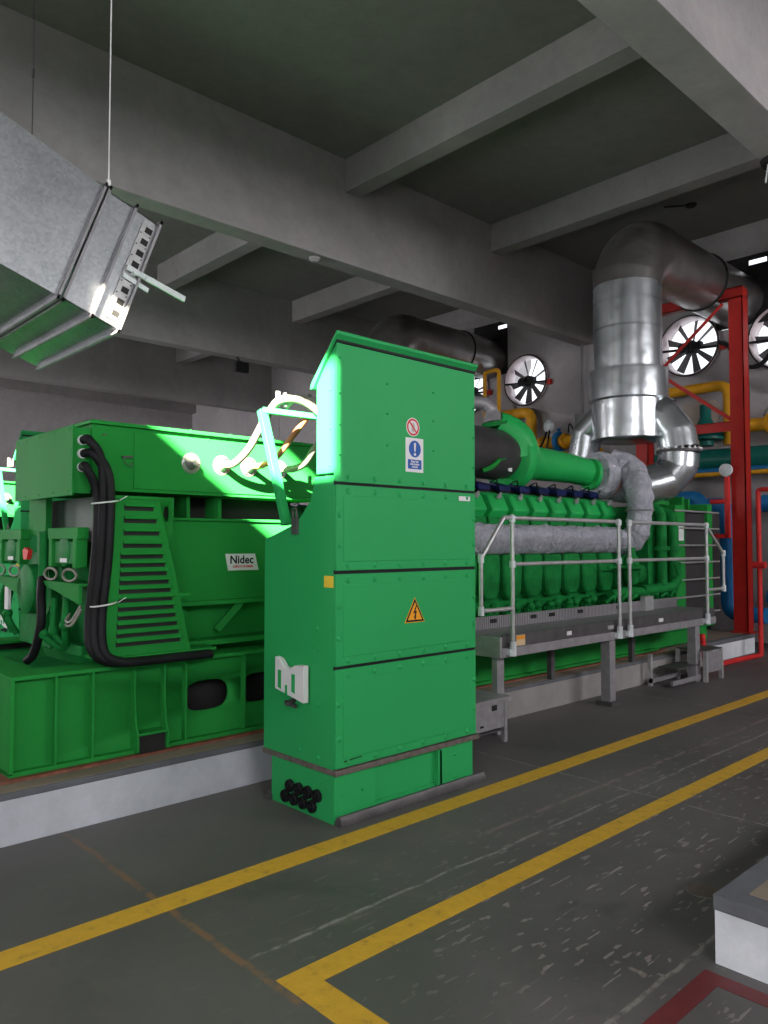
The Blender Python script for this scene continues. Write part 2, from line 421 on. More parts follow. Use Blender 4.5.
bs = MB(); bs.box(X0-.005, X0+.012, 3.30, 3.89, 0, .262); bs.box(X0+.012, 3.03, 3.30, 3.33, 0, .262); bs.box(3.58, X1-.03, 3.30, 3.33, 0, .262)
bs.box(X0+.05, X1-.05, 3.335, 3.86, .01, .262); bs.box(3.02, 3.59, 3.325, 3.35, .0, .05); bs.box(3.565, 3.60, 3.30, 3.34, .0, .25)
bs.bolts([(2.78, 3.30, .15), (2.93, 3.30, .15), (3.72, 3.3, .06), (3.72, 3.3, .2)], r=.007)
bs.bolts([(X0-.005, 3.4+.11*k, .205) for k in range(5)], 'x', -1, .005)
base = bs.build('base', TEAL_G, cab, .003)
for r_ in range(2):
    for k in range(4):
        y = 3.44+.085*k+(.045 if r_ == 0 else 0); z = .06+.068*r_
        g = MB().lathe((X0-.003, y, z), (-1, 0, 0), [(0, .037), (.022, .036), (.026, .030), (.012, .026), (.010, .012), (.024, .011), (.026, 0)], 20)
        g.build('cable_gland', BLACK, base)
k_ = MB().prism([(3.24, 0), (3.30, 0), (3.30, .018), (3.275, .05), (3.255, .055), (3.24, .03)], 'x', X0+.0, X1+.03).build('kick_rail', STEELD, cab, .002)
MB().box(X0-.03, X0, 3.88, 3.93, 0, .03).bar((X0-.02, 3.9, .03), (X0-.02, 3.9, .06), .02).build('anchor_foot', STEELD, cab)
# document holder
dh = MB().prism([(3.52, .635), (3.80, .685), (3.80, .875), (3.755, .865), (3.71, .822), (3.655, .815), (3.61, .84), (3.585, .845), (3.52, .848)], 'x', X0-.05, X0-.012).build('document_pocket', WHITE, cab, .004)
MB().prism([(3.735, .69), (3.765, .70), (3.765, .80), (3.735, .80)], 'x', X0-.054, X0-.0505).prism([(3.60, .68), (3.63, .69), (3.63, .79), (3.60, .79)], 'x', X0-.054, X0-.0505).prism([(3.675, .655), (3.69, .66), (3.69, .72), (3.675, .72)], 'x', X0-.056, X0-.0505).build('slot', TEAL_G, dh)
MB().bar((X0, 3.67, .63), (X0-.06, 3.67, .61), .03, .02).bar((X0-.03, 3.72, .615), (X0-.03, 3.62, .60), .018).build('catch', STEELD, dh)
# key latch on the shoulder
MB().box(X0-.02, X0-.002, 3.635, 3.685, 1.60, 1.70).tube(bend([(X0-.012, 3.642, 1.70), (X0-.012, 3.642, 1.755), (X0-.012, 3.678, 1.755), (X0-.012, 3.678, 1.70)], .02), .006, 8).build('padlock_latch', STEELD, cab, .003)
YS = YF-.0285
def flat(pts, y, t=.002): return MB().prism(pts, 'y', y-t, y)
yl = MB().box(X0-.003, X0-.0005, 3.312, 3.395, 1.30, 1.365).build('yellow_label', YLAB, cab)
# signs
def disc(cx, cz, r, y, t=.0015, seg=36, r0=None):
    m = MB()
    if r0 is None: m.prism([(cx+r*math.cos(2*PI*k/seg), cz+r*math.sin(2*PI*k/seg)) for k in range(seg)], 'y', y-t, y)
    else:
        for k in range(seg):
            a, c = 2*PI*k/seg, 2*PI*(k+1)/seg
            m.prism([(cx+r0*math.cos(a), cz+r0*math.sin(a)), (cx+r*math.cos(a), cz+r*math.sin(a)), (cx+r*math.cos(c), cz+r*math.sin(c)), (cx+r0*math.cos(c), cz+r0*math.sin(c))], 'y', y-t, y)
    return m
YP = YF-.0225
s1 = disc(3.335, 2.262, .058, YP).build('prohibition_sign', WHITE, cab); s1['label'] = 'round red and white prohibition sticker'
disc(3.335, 2.262, .052, YP-.0016, .001, 36, .041).build('red_ring', REDB, s1)
MB().bar((3.302, YP-.0021, 2.296), (3.368, YP-.0021, 2.228), .001, .010).build('red_slash', REDB, s1)
flat([(3.322, 2.235), (3.345, 2.232), (3.352, 2.27), (3.34, 2.29), (3.325, 2.285)], YP-.0016, .0003).build('hand_symbol', simple('pale_symbol', (.5, .42, .42), .6), s1)
s2 = flat([(3.272, 1.985), (3.425, 1.985), (3.425, 2.195), (3.272, 2.195)], YP).build('notice_sign', WHITE, cab); s2['label'] = 'white mandatory action sign with blue disc'
disc(3.35, 2.128, .052, YP-.0021, .001).build('blue_disc', BLUES, s2)
flat([(3.341, 2.165), (3.359, 2.165), (3.355, 2.112), (3.345, 2.112)], YP-.0032, .001).build('exclamation_mark', WHITE, s2)
disc(3.35, 2.095, .009, YP-.0032, .001, 16).build('exclamation_mark', WHITE, s2)
flat([(3.290, 2.004), (3.408, 2.004), (3.408, 2.062), (3.290, 2.062)], YP-.0021, .001).build('blue_field', BLUES, s2)
text_mesh('lettering', 'Read the\ninstruction\nmanual', .019, WHITE, (3.349, YP-.0034, 2.034), FRONT, s2, .95, .0004, 1, .85)
s3 = flat([(3.755, 1.825), (3.865, 1.825), (3.865, 1.855), (3.755, 1.855)], YF-.0265).build('white_label', WHITE, cab)
# electricity triangle
tc_ = (3.345, 1.118)
def tri(h, y, t=.001): return flat([(tc_[0]-h, tc_[1]-h*.58), (tc_[0]+h, tc_[1]-h*.58), (tc_[0], tc_[1]+h*1.155)], y, t)
YT = YF-.0265
s4 = tri(.088, YT).build('high_voltage_sign', YLAB, cab); s4['label'] = 'yellow triangular high voltage sticker'
s4.data.materials[0] = simple('sign_yellow', (.85, .36, .02), .5, var=.02)
tb = tri(.080, YT-.0011).build('black_border', BLACK, s4)
tri(.062, YT-.0022).build('yellow_field', s4.data.materials[0], s4)
bx, bz = tc_
flat([(bx+.008, bz+.052), (bx-.016, bz+.004), (bx+.002, bz+.009), (bx-.006, bz-.018), (bx-.013, bz-.014), (bx+.001, bz-.036), (bx+.009, bz-.008), (bx+.003, bz-.013), (bx+.016, bz+.020), (bx-.001, bz+.015), (bx+.014, bz+.05)], YT-.0033).build('lightning_bolt', BLACK, s4)
flat([(X0+.06, .332), (X0+.19, .34), (X0+.19, .345), (X0+.06, .338)], YF-.026).build('maker_mark', BLACK, cab)
# cable support bracket behind the cabinet
br = MB()
br.bar((2.74, 3.78, 1.66), (2.70, 3.99, 2.38), .055, .04)
br.bar((2.70, 3.99, 2.38), (3.28, 3.70, 2.33), .05, .035)
br.bar((3.28, 3.70, 2.33), (3.28, 3.48, 2.30), .05, .035)
br.build('cable_bracket', TEAL_G, cab, .003)

# ------------------------------------------------------------------ base frame of the generator set
fr = thing('base_frame', 'long green steel skid with ribs and oval holes on the white plinth', 'machine frame', (3.5, 5.35, .27))
FY, FZ0, FZ1 = 4.41, .295, .80
web = MB().box(1.40, 4.4, FY+.05, FY+.07, FZ0, FZ1).build('web', GREEN, fr)
def oval_cut(cx, cz, hw, hh):
    pts = [];
    for k in range(24):
        a = 2*PI*k/24; ex = math.copysign(abs(math.cos(a))**.6, math.cos(a)); ez = math.copysign(abs(math.sin(a))**.85, math.sin(a))
        pts.append((cx+hw*ex, cz+hh*ez))
    return MB().prism(pts, 'y', FY-.1, FY+.2).build('cutter', GREEN)
cut(web, [oval_cut(x, .562, .160, .098) for x in (2.605, 3.02, 3.44, 3.9)])
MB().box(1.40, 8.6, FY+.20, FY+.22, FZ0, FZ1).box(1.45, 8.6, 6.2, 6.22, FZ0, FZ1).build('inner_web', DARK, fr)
MB().box(4.4, 10.0, FY+.05, FY+.07, FZ0, FZ1-.12).build('web', GREEN, fr)
MB().box(1.38, 8.6, FY, FY+.24, FZ1, FZ1+.022).box(1.38, 8.6, FY, FY+.16, FZ0-.01, FZ0+.014).build('flange', GREEN, fr, .003)
MB().box(1.38, 8.6, 6.10, 6.34, FZ1, FZ1+.022).box(1.38, 8.6, 6.2, 6.34, FZ0-.01, FZ0+.014).box(1.40, 8.6, 6.28, 6.30, FZ0, FZ1).build('far_rail', GREEN, fr, .003)
MB().box(1.38, 1.402, FY, FY+.24, FZ0, FZ1+.004).build('end_plate', GREEN, fr, .003)
MB().box(1.42, 1.62, FY+.24, 6.1, .70, .81).box(1.5, 1.52, FY+.24, 6.1, .30, .71).build('cross_member', GREEN, fr, .003)
MB().box(3.5, 3.7, FY+.24, 6.1, .70, .81).build('cross_member', GREEN, fr, .003)
MB().box(1.62, 3.5, FY+.24, 6.1, .74, .76).build('deck_plate', GREEN_D, fr)
for x in (1.625, 1.835, 2.43, 2.865, 3.23, 3.66):
    MB().box(x-.006, x+.006, FY+.004, FY+.055, FZ0+.01, FZ1).build('stiffener_rib', GREEN, fr)
# curved gusset pair with a lifting pocket
for x in (2.09, 2.285):
    MB().prism([(FY+.055, FZ1), (FY+.004, FZ1), (FY+.01, .62), (FY-.012, .46), (FY-.045, .40), (FY-.045, .30), (FY+.055, .29)], 'x', x-.006, x+.006).build('curved_gusset', GREEN, fr)
MB().box(2.09, 2.285, FY-.045, FY+.055, .395, .41).build('pocket_shelf', GREEN, fr)
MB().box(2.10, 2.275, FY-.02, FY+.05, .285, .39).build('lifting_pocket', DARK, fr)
MB().box(1.33, 8.7, FY-.04, 6.4, .270, .284).build('base_shim', BROWN, fr)

# ------------------------------------------------------------------ alternator
al = thing('alternator', 'big green alternator with a long overhead terminal box and louvred side hood', 'generator', (2.6, 5.35, .87))
def ring_pts(cy, cz, r, a0, a1, n):
    return [(cy+r*math.cos(math.radians(a0+(a1-a0)*k/n)), cz+r*math.sin(math.radians(a0+(a1-a0)*k/n))) for k in range(n+1)]
lower = ring_pts(5.35, 1.12, .66, 180, 360, 20)
MB().prism([(4.69, 1.17)]+lower+[(6.01, 1.17)], 'x', 2.1, 3.42).build('stator_belly', GREEN, al)
MB().prism([(4.60, 1.16), (4.60, 1.70), (4.66, 1.72), (6.04, 1.72), (6.1, 1.70), (6.1, 1.16)], 'x', 2.08, 3.48).build('upper_casing', GREEN, al, .008)
MB().box(2.06, 3.5, 4.55, 4.64, 1.135, 1.165).build('ledge', GREEN, al, .003)
m = MB().box(2.25, 3.5, 4.78, 4.80, 1.70, 1.87)
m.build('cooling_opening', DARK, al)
MB().box(2.25, 3.5, 4.58, 4.62, 1.70, 1.715).box(2.52, 2.545, 4.6, 4.8, 1.7, 1.86).box(2.76, 2.785, 4.6, 4.8, 1.7, 1.86).build('opening_divider', GREEN, al)
MB().bar((2.32, 4.62, .93), (2.52, 4.60, 1.10), .03, .05).bar((2.95, 4.60, 1.14), (2.80, 4.67, .95), .03, .05).box(2.2, 3.4, 4.56, 4.9, .865, .90).build('mounting_foot', GREEN, al, .003)
m = MB().prism([(2.30, 1.54), (2.36, 1.52), (2.375, 1.60), (2.375, 1.84), (2.26, 1.84), (2.26, 1.60)], 'y', 4.50, 4.53)
lug = m.build('lifting_lug', GREEN, al)
cut(lug, [MB().prism([(2.325+.022*math.cos(2*PI*k/16), 1.735+.05*math.sin(2*PI*k/16)) for k in range(16)], 'y', 4.4, 4.6).build('cutter', GREEN)])
# terminal box
tbx = MB().box(1.84, 3.62, 4.50, 5.50, 1.865, 2.262)
tbx.bolts([(x, 4.50, z) for x in (1.93, 2.27, 2.62, 2.97, 3.30) for z in (2.235, 1.90)], r=.006)
tb_ = tbx.build('terminal_box', GREEN, al, .004)
MB().box(1.735, 1.845, 4.525, 5.50, 1.845, 2.235).build('end_compartment', GREEN, tb_, .003)
m = MB().box(1.727, 1.738, 4.51, 5.51, 1.83, 2.245)
m.bolts([(1.727, y, z) for y in (4.56, 4.8, 5.05, 5.3, 5.46) for z in (1.855, 2.222)]+[(1.727, 4.54, z) for z in (1.95, 2.1)], 'x', -1, .005, .007)
m.build('end_cover', GREEN, tb_, .002)
m = MB().box(1.82, 3.66, 4.475, 5.55, 2.262, 2.284)
m.bolts([(1.9+.3*k, 4.52, 2.284) for k in range(6)], 'z', 1, .007)
m.build('lid', GREEN, tb_, .003)
MB().box(2.10, 3.60, 4.492, 4.502, 1.885, 2.235).build('access_cover', GREEN, tb_, .002)
MB().bar((1.90, 4.495, 2.20), (1.925, 4.495, 2.205), .008).bar((1.90, 4.495, 2.04), (1.925, 4.495, 2.045), .008).build('slotted_catch', STEELD, tb_)
lt = MB().bar((2.02, 4.485, 2.075), (2.085, 4.485, 2.08), .014, .014)
lt.tube(arcpath([(2.03, 4.48, 2.07), (2.035, 4.475, 2.04), (2.075, 4.475, 2.02), (2.08, 4.48, 2.05)], 12), .003, 6)
lt.build('chain_latch', STEELD, tb_)
GL = [(2.49, 2.07), (2.72, 2.072), (2.935, 2.076), (3.19, 2.075)]
CL = simple('clear_gland_disc', (.30, .28, .29), .35, .6, .1, 30)
for i, (x, z) in enumerate(GL[:4]):
    g = MB().lathe((x, 4.502, z), (0, -1, 0), [(0, .068), (.012, .068), (.016, .06), (.016, .045), (.03, .04), (.05, .026), (.07, .02), (.07, 0)], 28)
    g.bolts([(x+.055*math.cos(a), 4.488, z+.055*math.sin(a)) for a in [2*PI*k/6 for k in range(6)]], r=.005)
    g.build('cable_entry_flange', CL, tb_)
# louvred hood
HY = 4.405
hd = MB()
def hx(z):   # left and right edge of the hood at height z
    t = (z-.875)/(1.83-.875); return 1.885+(1.93-1.885)*t, 2.445+(2.225-2.445)*t
def hxr(z, y0): a, c = hx(z); return a, c
zs = [1.83, .875]
body = hd.prism([(4.55, .875), (HY, .875), (HY, 1.36), (HY+.03, 1.83), (4.60, 1.83)], 'x', 1.885, 2.22)
hood = body.build('hood_body', GREEN, al, .003)
def yf(z): return HY + (0 if z < 1.36 else (z-1.36)/(.47)*.03)
def quad(m, pts): m.bm.faces.new([m.bm.verts.new(p) for p in pts])
fp = MB()
a0, c0 = hx(.875); a1, c1 = hx(1.36); a2, c2 = hx(1.83)
for (za, zb, xa, xb, xc, xd) in ((.875, 1.36, a0, c0, a1, c1), (1.36, 1.83, a1, c1, a2, c2)):
    V = [(xa, yf(za)-.012, za), (xb, yf(za)-.012, za), (xd, yf(zb)-.012, zb), (xc, yf(zb)-.012, zb)]
    V2 = [(x, 4.56, z) for x, y, z in V]
    vs = [fp.bm.verts.new(p) for p in V+V2]
    for f in ((0,1,2,3),(7,6,5,4),(0,4,5,1),(1,5,6,2),(2,6,7,3),(3,7,4,0)): fp.bm.faces.new([vs[i] for i in f])
face = fp.build('hood_panel', GREEN, al)
slots = [(1.765-.075*k, True) for k in range(4)]+[(1.475-.052*k, False) for k in range(11)]
sd = MB(); sl = MB()
for z, up in slots:
    a, c = hx(z); a += .065 if not up else .08; c -= .055 if not up else .045
    y = yf(z)-.0135
    sd.box(a, c, y, y+.004, z-.020, z+.014)
    # hooded blade above the slot
    vs = [(a, y-.001, z+.028), (c, y-.001, z+.028), (c, y-.020, z+.006), (a, y-.020, z+.006), (a, y-.016, z+.004), (c, y-.016, z+.004), (c, y+.003, z+.022), (a, y+.003, z+.022)]
    v = [sl.bm.verts.new(p) for p in vs]
    for f in ((0,1,2,3),(3,2,5,4),(4,5,6,7),(7,6,1,0),(0,3,4,7),(1,6,5,2)): sl.bm.faces.new([v[i] for i in f])
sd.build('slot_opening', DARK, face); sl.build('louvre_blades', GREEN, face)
MB().box(1.90, 2.235, yf(1.8)-.02, 4.55, 1.815, 1.835).build('hood_flange', GREEN, face)
MB().box(1.89, 2.44, HY-.02, HY-.012, 1.215, 1.235).build('hood_seam', GREEN, face)
MB().box(1.86, 2.62, HY-.03, 4.62, .862, .88).build('hood_flange', GREEN, face)
# bare name plate
npl = MB().prism([(2.84, 1.36), (3.085, 1.36), (3.055, 1.475), (2.815, 1.475)], 'y', 4.590, 4.5985).build('name_plate', simple('plate_grey', (.68, .70, .72), .4, var=.03), al); npl['label'] = 'pale slanted maker plate'
NX = (2.655, 1.405)
text_mesh('lettering', 'Nidec', .078, BLACK, (2.945, 4.5885, 1.432), FRONT, npl, 1.0, .0018, 1.03)
text_mesh('lettering', 'LEROY-SOMER', .022, REDB, (2.955, 4.5885, 1.386), FRONT, npl, 1.15, .0006, 1)
# drive-less end: bearing, current transformer frames, brackets
EB = MB().lathe((2.1, 5.35, 1.2), (-1, 0, 0), [(0, .62), (.06, .60), (.12, .50), (.14, .34), (.2, .30)], 36).build('end_bell', GREEN_D, al)
MB().lathe((1.9, 5.42, 1.24), (-1, 0, 0), [(0, .25), (.05, .25), (.06, .17), (.12, .165), (.13, .15), (.13, 0)], 32).build('bearing_cap', GREEN_D, al)
MB().box(1.84, 1.98, 5.12, 5.72, .86, 1.28).box(1.84, 1.90, 4.62, 5.1, .86, .93).build('pedestal', GREEN_D, al, .01)
MB().box(1.95, 1.99, 4.62, 5.6, 1.56, 1.84).build('rear_panel', simple('grey_green_panel', (.04, .075, .05), .5), al)
m = MB().box(1.86, 1.9, 5.3, 5.62, 1.6, 2.0); m.build('side_post', GREEN, al)
def ct(y0, y1):
    m = MB()
    m.box(1.80, 1.87, y0-.02, y1+.02, 1.575, 1.645)
    m.box(1.80, 1.87, y0, y0+.055, 1.40, 1.58); m.box(1.80, 1.87, y1-.055, y1, 1.40, 1.58)
    f = m.build('transformer_frame', GREEN, al, .003)
    MB().box(1.815, 1.875, y0+.07, y1-.07, 1.42, 1.56).lathe((1.845, (y0+y1)/2, 1.50), (-1, 0, 0), [(0, .10), (.03, .10), (.035, .09)], 20).build('transformer_coil', GREEN_D, f, .006)
    MB().box(1.808, 1.8135, (y0+y1)/2-.06, (y0+y1)/2+.05, 1.43, 1.455).build('rating_label', WHITE, f)
    for yy in (y0+.07, y1-.07):
        MB().tube([(1.79, yy+.105*math.cos(t), 1.355+.036*math.sin(t)) for t in [2*PI*k/20 for k in range(20)]], .008, 8, closed=True).build('cable_ring', HOSE, f)
    MB().prism([(y0-.13, 1.30), (y1+.06, 1.30), (y0-.13, 1.19)], 'x', 1.77, 1.79).box(1.77, 1.98, y0-.13, y1+.06, 1.295, 1.31).build('shelf_bracket', GREEN, f)
ct(4.62, 5.07); ct(5.62, 6.07)
MB().box(1.80, 1.85, 5.15, 5.28, 1.42, 1.63).cyl((1.8, 5.16, 1.3), (1.8, 5.16, 1.62), .03, seg=12).build('relay_box', GREEN_D, al, .005)
MB().prism([(5.33, 1.50), (5.36, 1.44), (5.42, 1.44), (5.44, 1.50), (5.40, 1.52)], 'x', 1.76, 1.79).build('red_tag', REDB, al)
for (a, b_, c_) in (((1.8, 4.95, 1.2), (1.78, 4.9, 1.0), (1.85, 4.85, .9)), ((1.8, 4.75, 1.22), (1.78, 4.72, 1.05), (1.82, 4.8, .92)), ((1.85, 5.9, 1.3), (1.8, 5.85, 1.05), (1.85, 5.8, .9)), ((1.83, 5.05, 1.15), (1.75, 4.98, .98), (1.85, 4.92, .88)), ((1.85, 6.05, 1.25), (1.8, 6.0, 1.1), (1.88, 5.98, .9))):
    MB().tube(arcpath([a, b_, c_], 12), .022, 10).ball(b_, .035).build('lubrication_pipe', GREEN_D, al)
MB().tube(arcpath([(1.8, 4.70, 1.1), (1.76, 4.65, 1.06), (1.76, 4.56, 1.07), (1.8, 4.52, 1.16)], 14), .008, 8).tube(arcpath([(1.8, 4.70, 1.12), (1.76, 4.65, 1.085), (1.76, 4.57, 1.09), (1.8, 4.53, 1.18)], 14), .008, 8).build('thin_hose', HOSE, al)
MB().tube(arcpath([(1.78, 5.12, 1.32), (1.74, 5.02, 1.22), (1.73, 4.98, 1.05), (1.72, 5.06, .86), (1.70, 5.13, .80)], 24), .028, 10).build('hanging_sleeve', BLACK, al)
MB().box(1.78, 1.80, 5.78, 5.86, 1.08, 1.24).build('rating_label', WHITE, al)
# black power cable bundle
for k, (dx, dy, z0) in enumerate(((0, 0, 2.16), (.035, .01, 2.08), (-.025, .03, 2.0), (.05, -.02, 2.08))):
    dx *= .75
    pth = [(1.79, 4.52, z0), (1.80+dx, 4.44, z0-.01), (1.87+dx, 4.42+dy, z0-.16), (1.865+dx, 4.41+dy, 1.5), (1.83+dx, 4.41+dy, 1.1), (1.835+dx, 4.37+dy, .92+.3*dy), (1.93+dx, 4.35+dy, .855), (2.1, 4.35+dy, .845), (2.56, 4.35+dy, .845)]
    cb = MB().tube(arcpath(pth, 60), .026, 12).build('power_cable', BLACK, al)
    if k < 3: MB().lathe((1.79, 4.535, z0), (0, -1, 0), [(0, .03), (.03, .03), (.03, .024)], 14).build('white_gland', WHITE, cb)
for z in (1.79, 1.19):
    MB().tube([(1.885+.075*math.cos(t), 4.415+.055*math.sin(t), z+.01*math.cos(t)) for t in [2*PI*k/20 for k in range(20)]], .005, 6, closed=True).bar((1.95, 4.36, z+.01), (1.99, 4.34, z+.04), .004).build('cable_tie', WHITE, al)

# the generator cables, running from the terminal box up over the bracket into the cabinet
ca = [([(2.72, 4.44, 2.072), (2.74, 4.36, 2.08), (2.76, 4.22, 2.17), (2.78, 4.04, 2.37), (2.80, 3.92, 2.45), (2.95, 3.86, 2.44), (3.0, 3.7, 2.30), (3.0, 3.5, 2.1)], HOSE, 'grey hose looping from second entry flange over the green bracket'),
      ([(2.935, 4.44, 2.076), (2.96, 4.36, 2.08), (2.98, 4.22, 2.13), (3.0, 4.08, 2.25), (3.05, 3.95, 2.38), (3.12, 3.8, 2.38), (3.12, 3.5, 2.2)], COPPER, 'copper coloured cable rising from third entry flange behind the bracket'),
      ([(3.19, 4.44, 2.075), (3.2, 4.34, 2.07), (3.2, 4.2, 2.10), (3.18, 4.05, 2.2), (3.22, 3.9, 2.3), (3.25, 3.7, 2.3), (3.25, 3.5, 2.2)], HOSE, 'grey hose from rightmost entry flange, passing low behind the bracket'),
      ([(2.86, 3.97, 2.42), (2.92, 3.93, 2.475), (3.02, 3.84, 2.44), (3.05, 3.72, 2.33), (3.05, 3.5, 2.15)], simple('pale_hose', (.32, .32, .29), .45), 'pale hose clamped across the top of the green bracket')]
for p, mt, lb in ca:
    tag(MB().tube(arcpath(p, 60), .025 if mt is not COPPER else .02, 14).build('power_hose', mt), lb, 'hose')
m = MB()
for x, y, z in ((2.80, 3.96, 2.41), (2.98, 3.87, 2.40)):
    m = MB(); m.bar((x, y, z), (x, y, z+.10), .03, .008); m.bar((x+.03, y-.03, z), (x+.03, y-.03, z+.09), .006, .03); m.bar((x, y, z+.02), (x+.03, y-.03, z+.02), .01)
    m.build('hose_clamp', STEEL, cab)

# ------------------------------------------------------------------ gas engine
en = thing('gas_engine', 'long green gas engine with rocker covers behind the galvanised walkway rail', 'engine', (6.2, 5.35, .87))
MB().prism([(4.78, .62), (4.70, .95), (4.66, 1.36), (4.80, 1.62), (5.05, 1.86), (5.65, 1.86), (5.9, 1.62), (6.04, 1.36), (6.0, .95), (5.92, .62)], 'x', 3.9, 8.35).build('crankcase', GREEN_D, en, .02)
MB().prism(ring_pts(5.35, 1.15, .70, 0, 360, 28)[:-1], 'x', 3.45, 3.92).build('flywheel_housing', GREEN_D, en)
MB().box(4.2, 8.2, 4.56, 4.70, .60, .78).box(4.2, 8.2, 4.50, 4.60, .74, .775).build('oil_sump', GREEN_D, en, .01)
N = 10; DX = .345
for i in range(N):
    x = 8.12-DX*i
    # lower inspection cover
    z0 = 1.0; pts = [(x-.14, 1.44), (x+.14, 1.44), (x+.15, 1.30), (x+.13, 1.08), (x+.07, 1.01), (x-.07, 1.01), (x-.13, 1.08), (x-.15, 1.30)]
    MB().prism(pts, 'y', 4.59, 4.70).build('crankcase_cover', GREEN_D, en, .025)
    m = MB().ball((x+.05, 4.60, .93), .05).ball((x-.06, 4.60, .92), .042).cyl((x-.1, 4.63, .88), (x+.12, 4.63, .88), .03, seg=10); m.build('cover_clamp', GREEN_D, en)
    # rocker cover, tilted outward on its bank
    hdp = [(4.80, 1.78), (4.72, 1.88), (4.80, 2.03), (4.92, 2.07), (5.04, 1.96), (4.96, 1.80)]
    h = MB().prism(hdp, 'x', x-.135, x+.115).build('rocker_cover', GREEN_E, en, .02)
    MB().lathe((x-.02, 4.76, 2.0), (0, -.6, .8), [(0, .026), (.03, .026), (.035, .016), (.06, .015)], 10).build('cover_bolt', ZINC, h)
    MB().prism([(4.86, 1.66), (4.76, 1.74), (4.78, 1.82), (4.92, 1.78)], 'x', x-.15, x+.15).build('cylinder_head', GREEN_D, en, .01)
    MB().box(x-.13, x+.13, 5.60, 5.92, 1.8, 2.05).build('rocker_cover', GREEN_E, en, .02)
    # ignition coil and lead
    c_ = MB().prism([(4.93, 2.085), (5.08, 2.13), (5.08, 2.19), (4.93, 2.15)], 'x', x-.12, x+.06).build('ignition_coil', BLUEC, en, .008)
    MB().tube(arcpath([(x+.08, 4.95, 2.17), (x+.13, 4.90, 2.2), (x+.17, 4.93, 2.12)], 10), .008, 6).build('ignition_lead', BLACK, c_)
MB().box(4.8, 8.3, 5.05, 5.12, 2.06, 2.16).build('cable_tray', DARK, en)
# lagged exhaust manifold with seams
pth = []; rad = []
x = 4.55
while x < 8.1:
    ph = (x-4.55) % .52
    pth.append((x, 4.66, 1.585)); rad.append(.146+(.016 if ph < .03 else -.012 if ph < .075 else random.uniform(-.009, .009))); x += .028
mf = MB().tube(pth, rad, 26, rough=.03).build('exhaust_manifold', WRAP, en)
pp = arcpath([(7.98, 4.64, 1.585), (8.14, 4.56, 1.56), (8.24, 4.49, 1.64), (8.28, 4.47, 1.82), (8.33, 4.48, 2.02), (8.46, 4.58, 2.24), (8.56, 4.74, 2.44), (8.50, 4.95, 2.52)], 49)
MB().tube(pp, [.14+.05*max(0, i-24)/25+.010*math.sin(i*1.3)+random.uniform(-.005, .005) for i in range(len(pp))], 24, rough=.02).build('lagged_riser', WRAP, en)
MB().tube([(8.30+.16*math.cos(t), 4.475+.16*math.sin(t), 1.93) for t in [2*PI*k/24 for k in range(24)]], .01, 6, closed=True).build('band_clamp', STEEL, en)
# intake: air filter, volute, charge pipe, turbo
MB().lathe((4.6, 5.15, 2.50), (1, 0, 0), [(0, .22), (.03, .275), (1.85, .275), (2.0, .25), (2.1, .22)], 40).build('air_filter', CHAR, en)
MB().tube(arcpath([(6.0, 4.93, 2.28), (6.08, 4.88, 2.32), (6.2, 4.88, 2.40)], 10), .025, 8).bar((6.2, 4.88, 2.4), (6.32, 4.9, 2.42), .03, .012).build('green_handle', GREEN, en)
MB().box(6.38, 6.40, 4.9, 4.905, 2.5, 2.6).box(6.42, 6.48, 4.93, 4.94, 2.3, 2.36).build('filter_label', WHITE, en)
vo = MB().lathe((6.62, 5.15, 2.46), (1, 0, 0), [(0, .24), (.04, .325), (.14, .34), (.22, .30), (.30, .24), (.42, .21), (.5, .20)], 40)
vp = arcpath([(6.76, 5.06, 2.50), (6.72, 5.06, 2.66), (6.60, 5.10, 2.77), (6.48, 5.15, 2.83)], 18)
vo.tube(vp, [.24-.10*i/(len(vp)-1) for i in range(len(vp))], 28)
vo.build('compressor_volute', GREEN_E, en)
MB().lathe((6.47, 5.155, 2.81), (-.25, .05, 1), [(0, .17), (.03, .17), (.03, .13), (.05, .13)], 24).build('volute_flange', GREEN_D, en)
pc = arcpath([(7.05, 5.15, 2.46), (7.5, 5.15, 2.45), (7.9, 5.14, 2.44), (8.15, 5.10, 2.41), (8.30, 5.05, 2.38)], 36)
MB().tube(pc, [.195-.035*min(1, i/30) for i in range(len(pc))], 28).build('charge_air_pipe', GREEN_E, en)
MB().lathe((8.17, 5.07, 2.39), (.93, -.3, -.08), [(0, .155), (.02, .19), (.07, .19), (.08, .165), (.12, .16)], 32).build('pipe_flange', GREEN_E, en)
MB().lathe((8.30, 5.05, 2.38), (.95, -.25, -.05), [(-.06, .20), (-.03, .275), (.05, .30), (.14, .29), (.18, .24)], 36).build('turbo_ring', WRAP, en)
MB().lathe((8.44, 5.02, 2.37), (.95, -.25, -.05), [(0, .24), (.03, .26), (.07, .26), (.1, .22)], 32).build('copper_band', simple('rusty_pink_band', (.42, .20, .17), .6), en)
MB().lathe((8.52, 5.0, 2.37), (.95, -.2, -.02), [(0, .25), (.1, .30), (.3, .31), (.42, .26), (.48, .2)], 32).build('turbo_housing', WRAP, en)
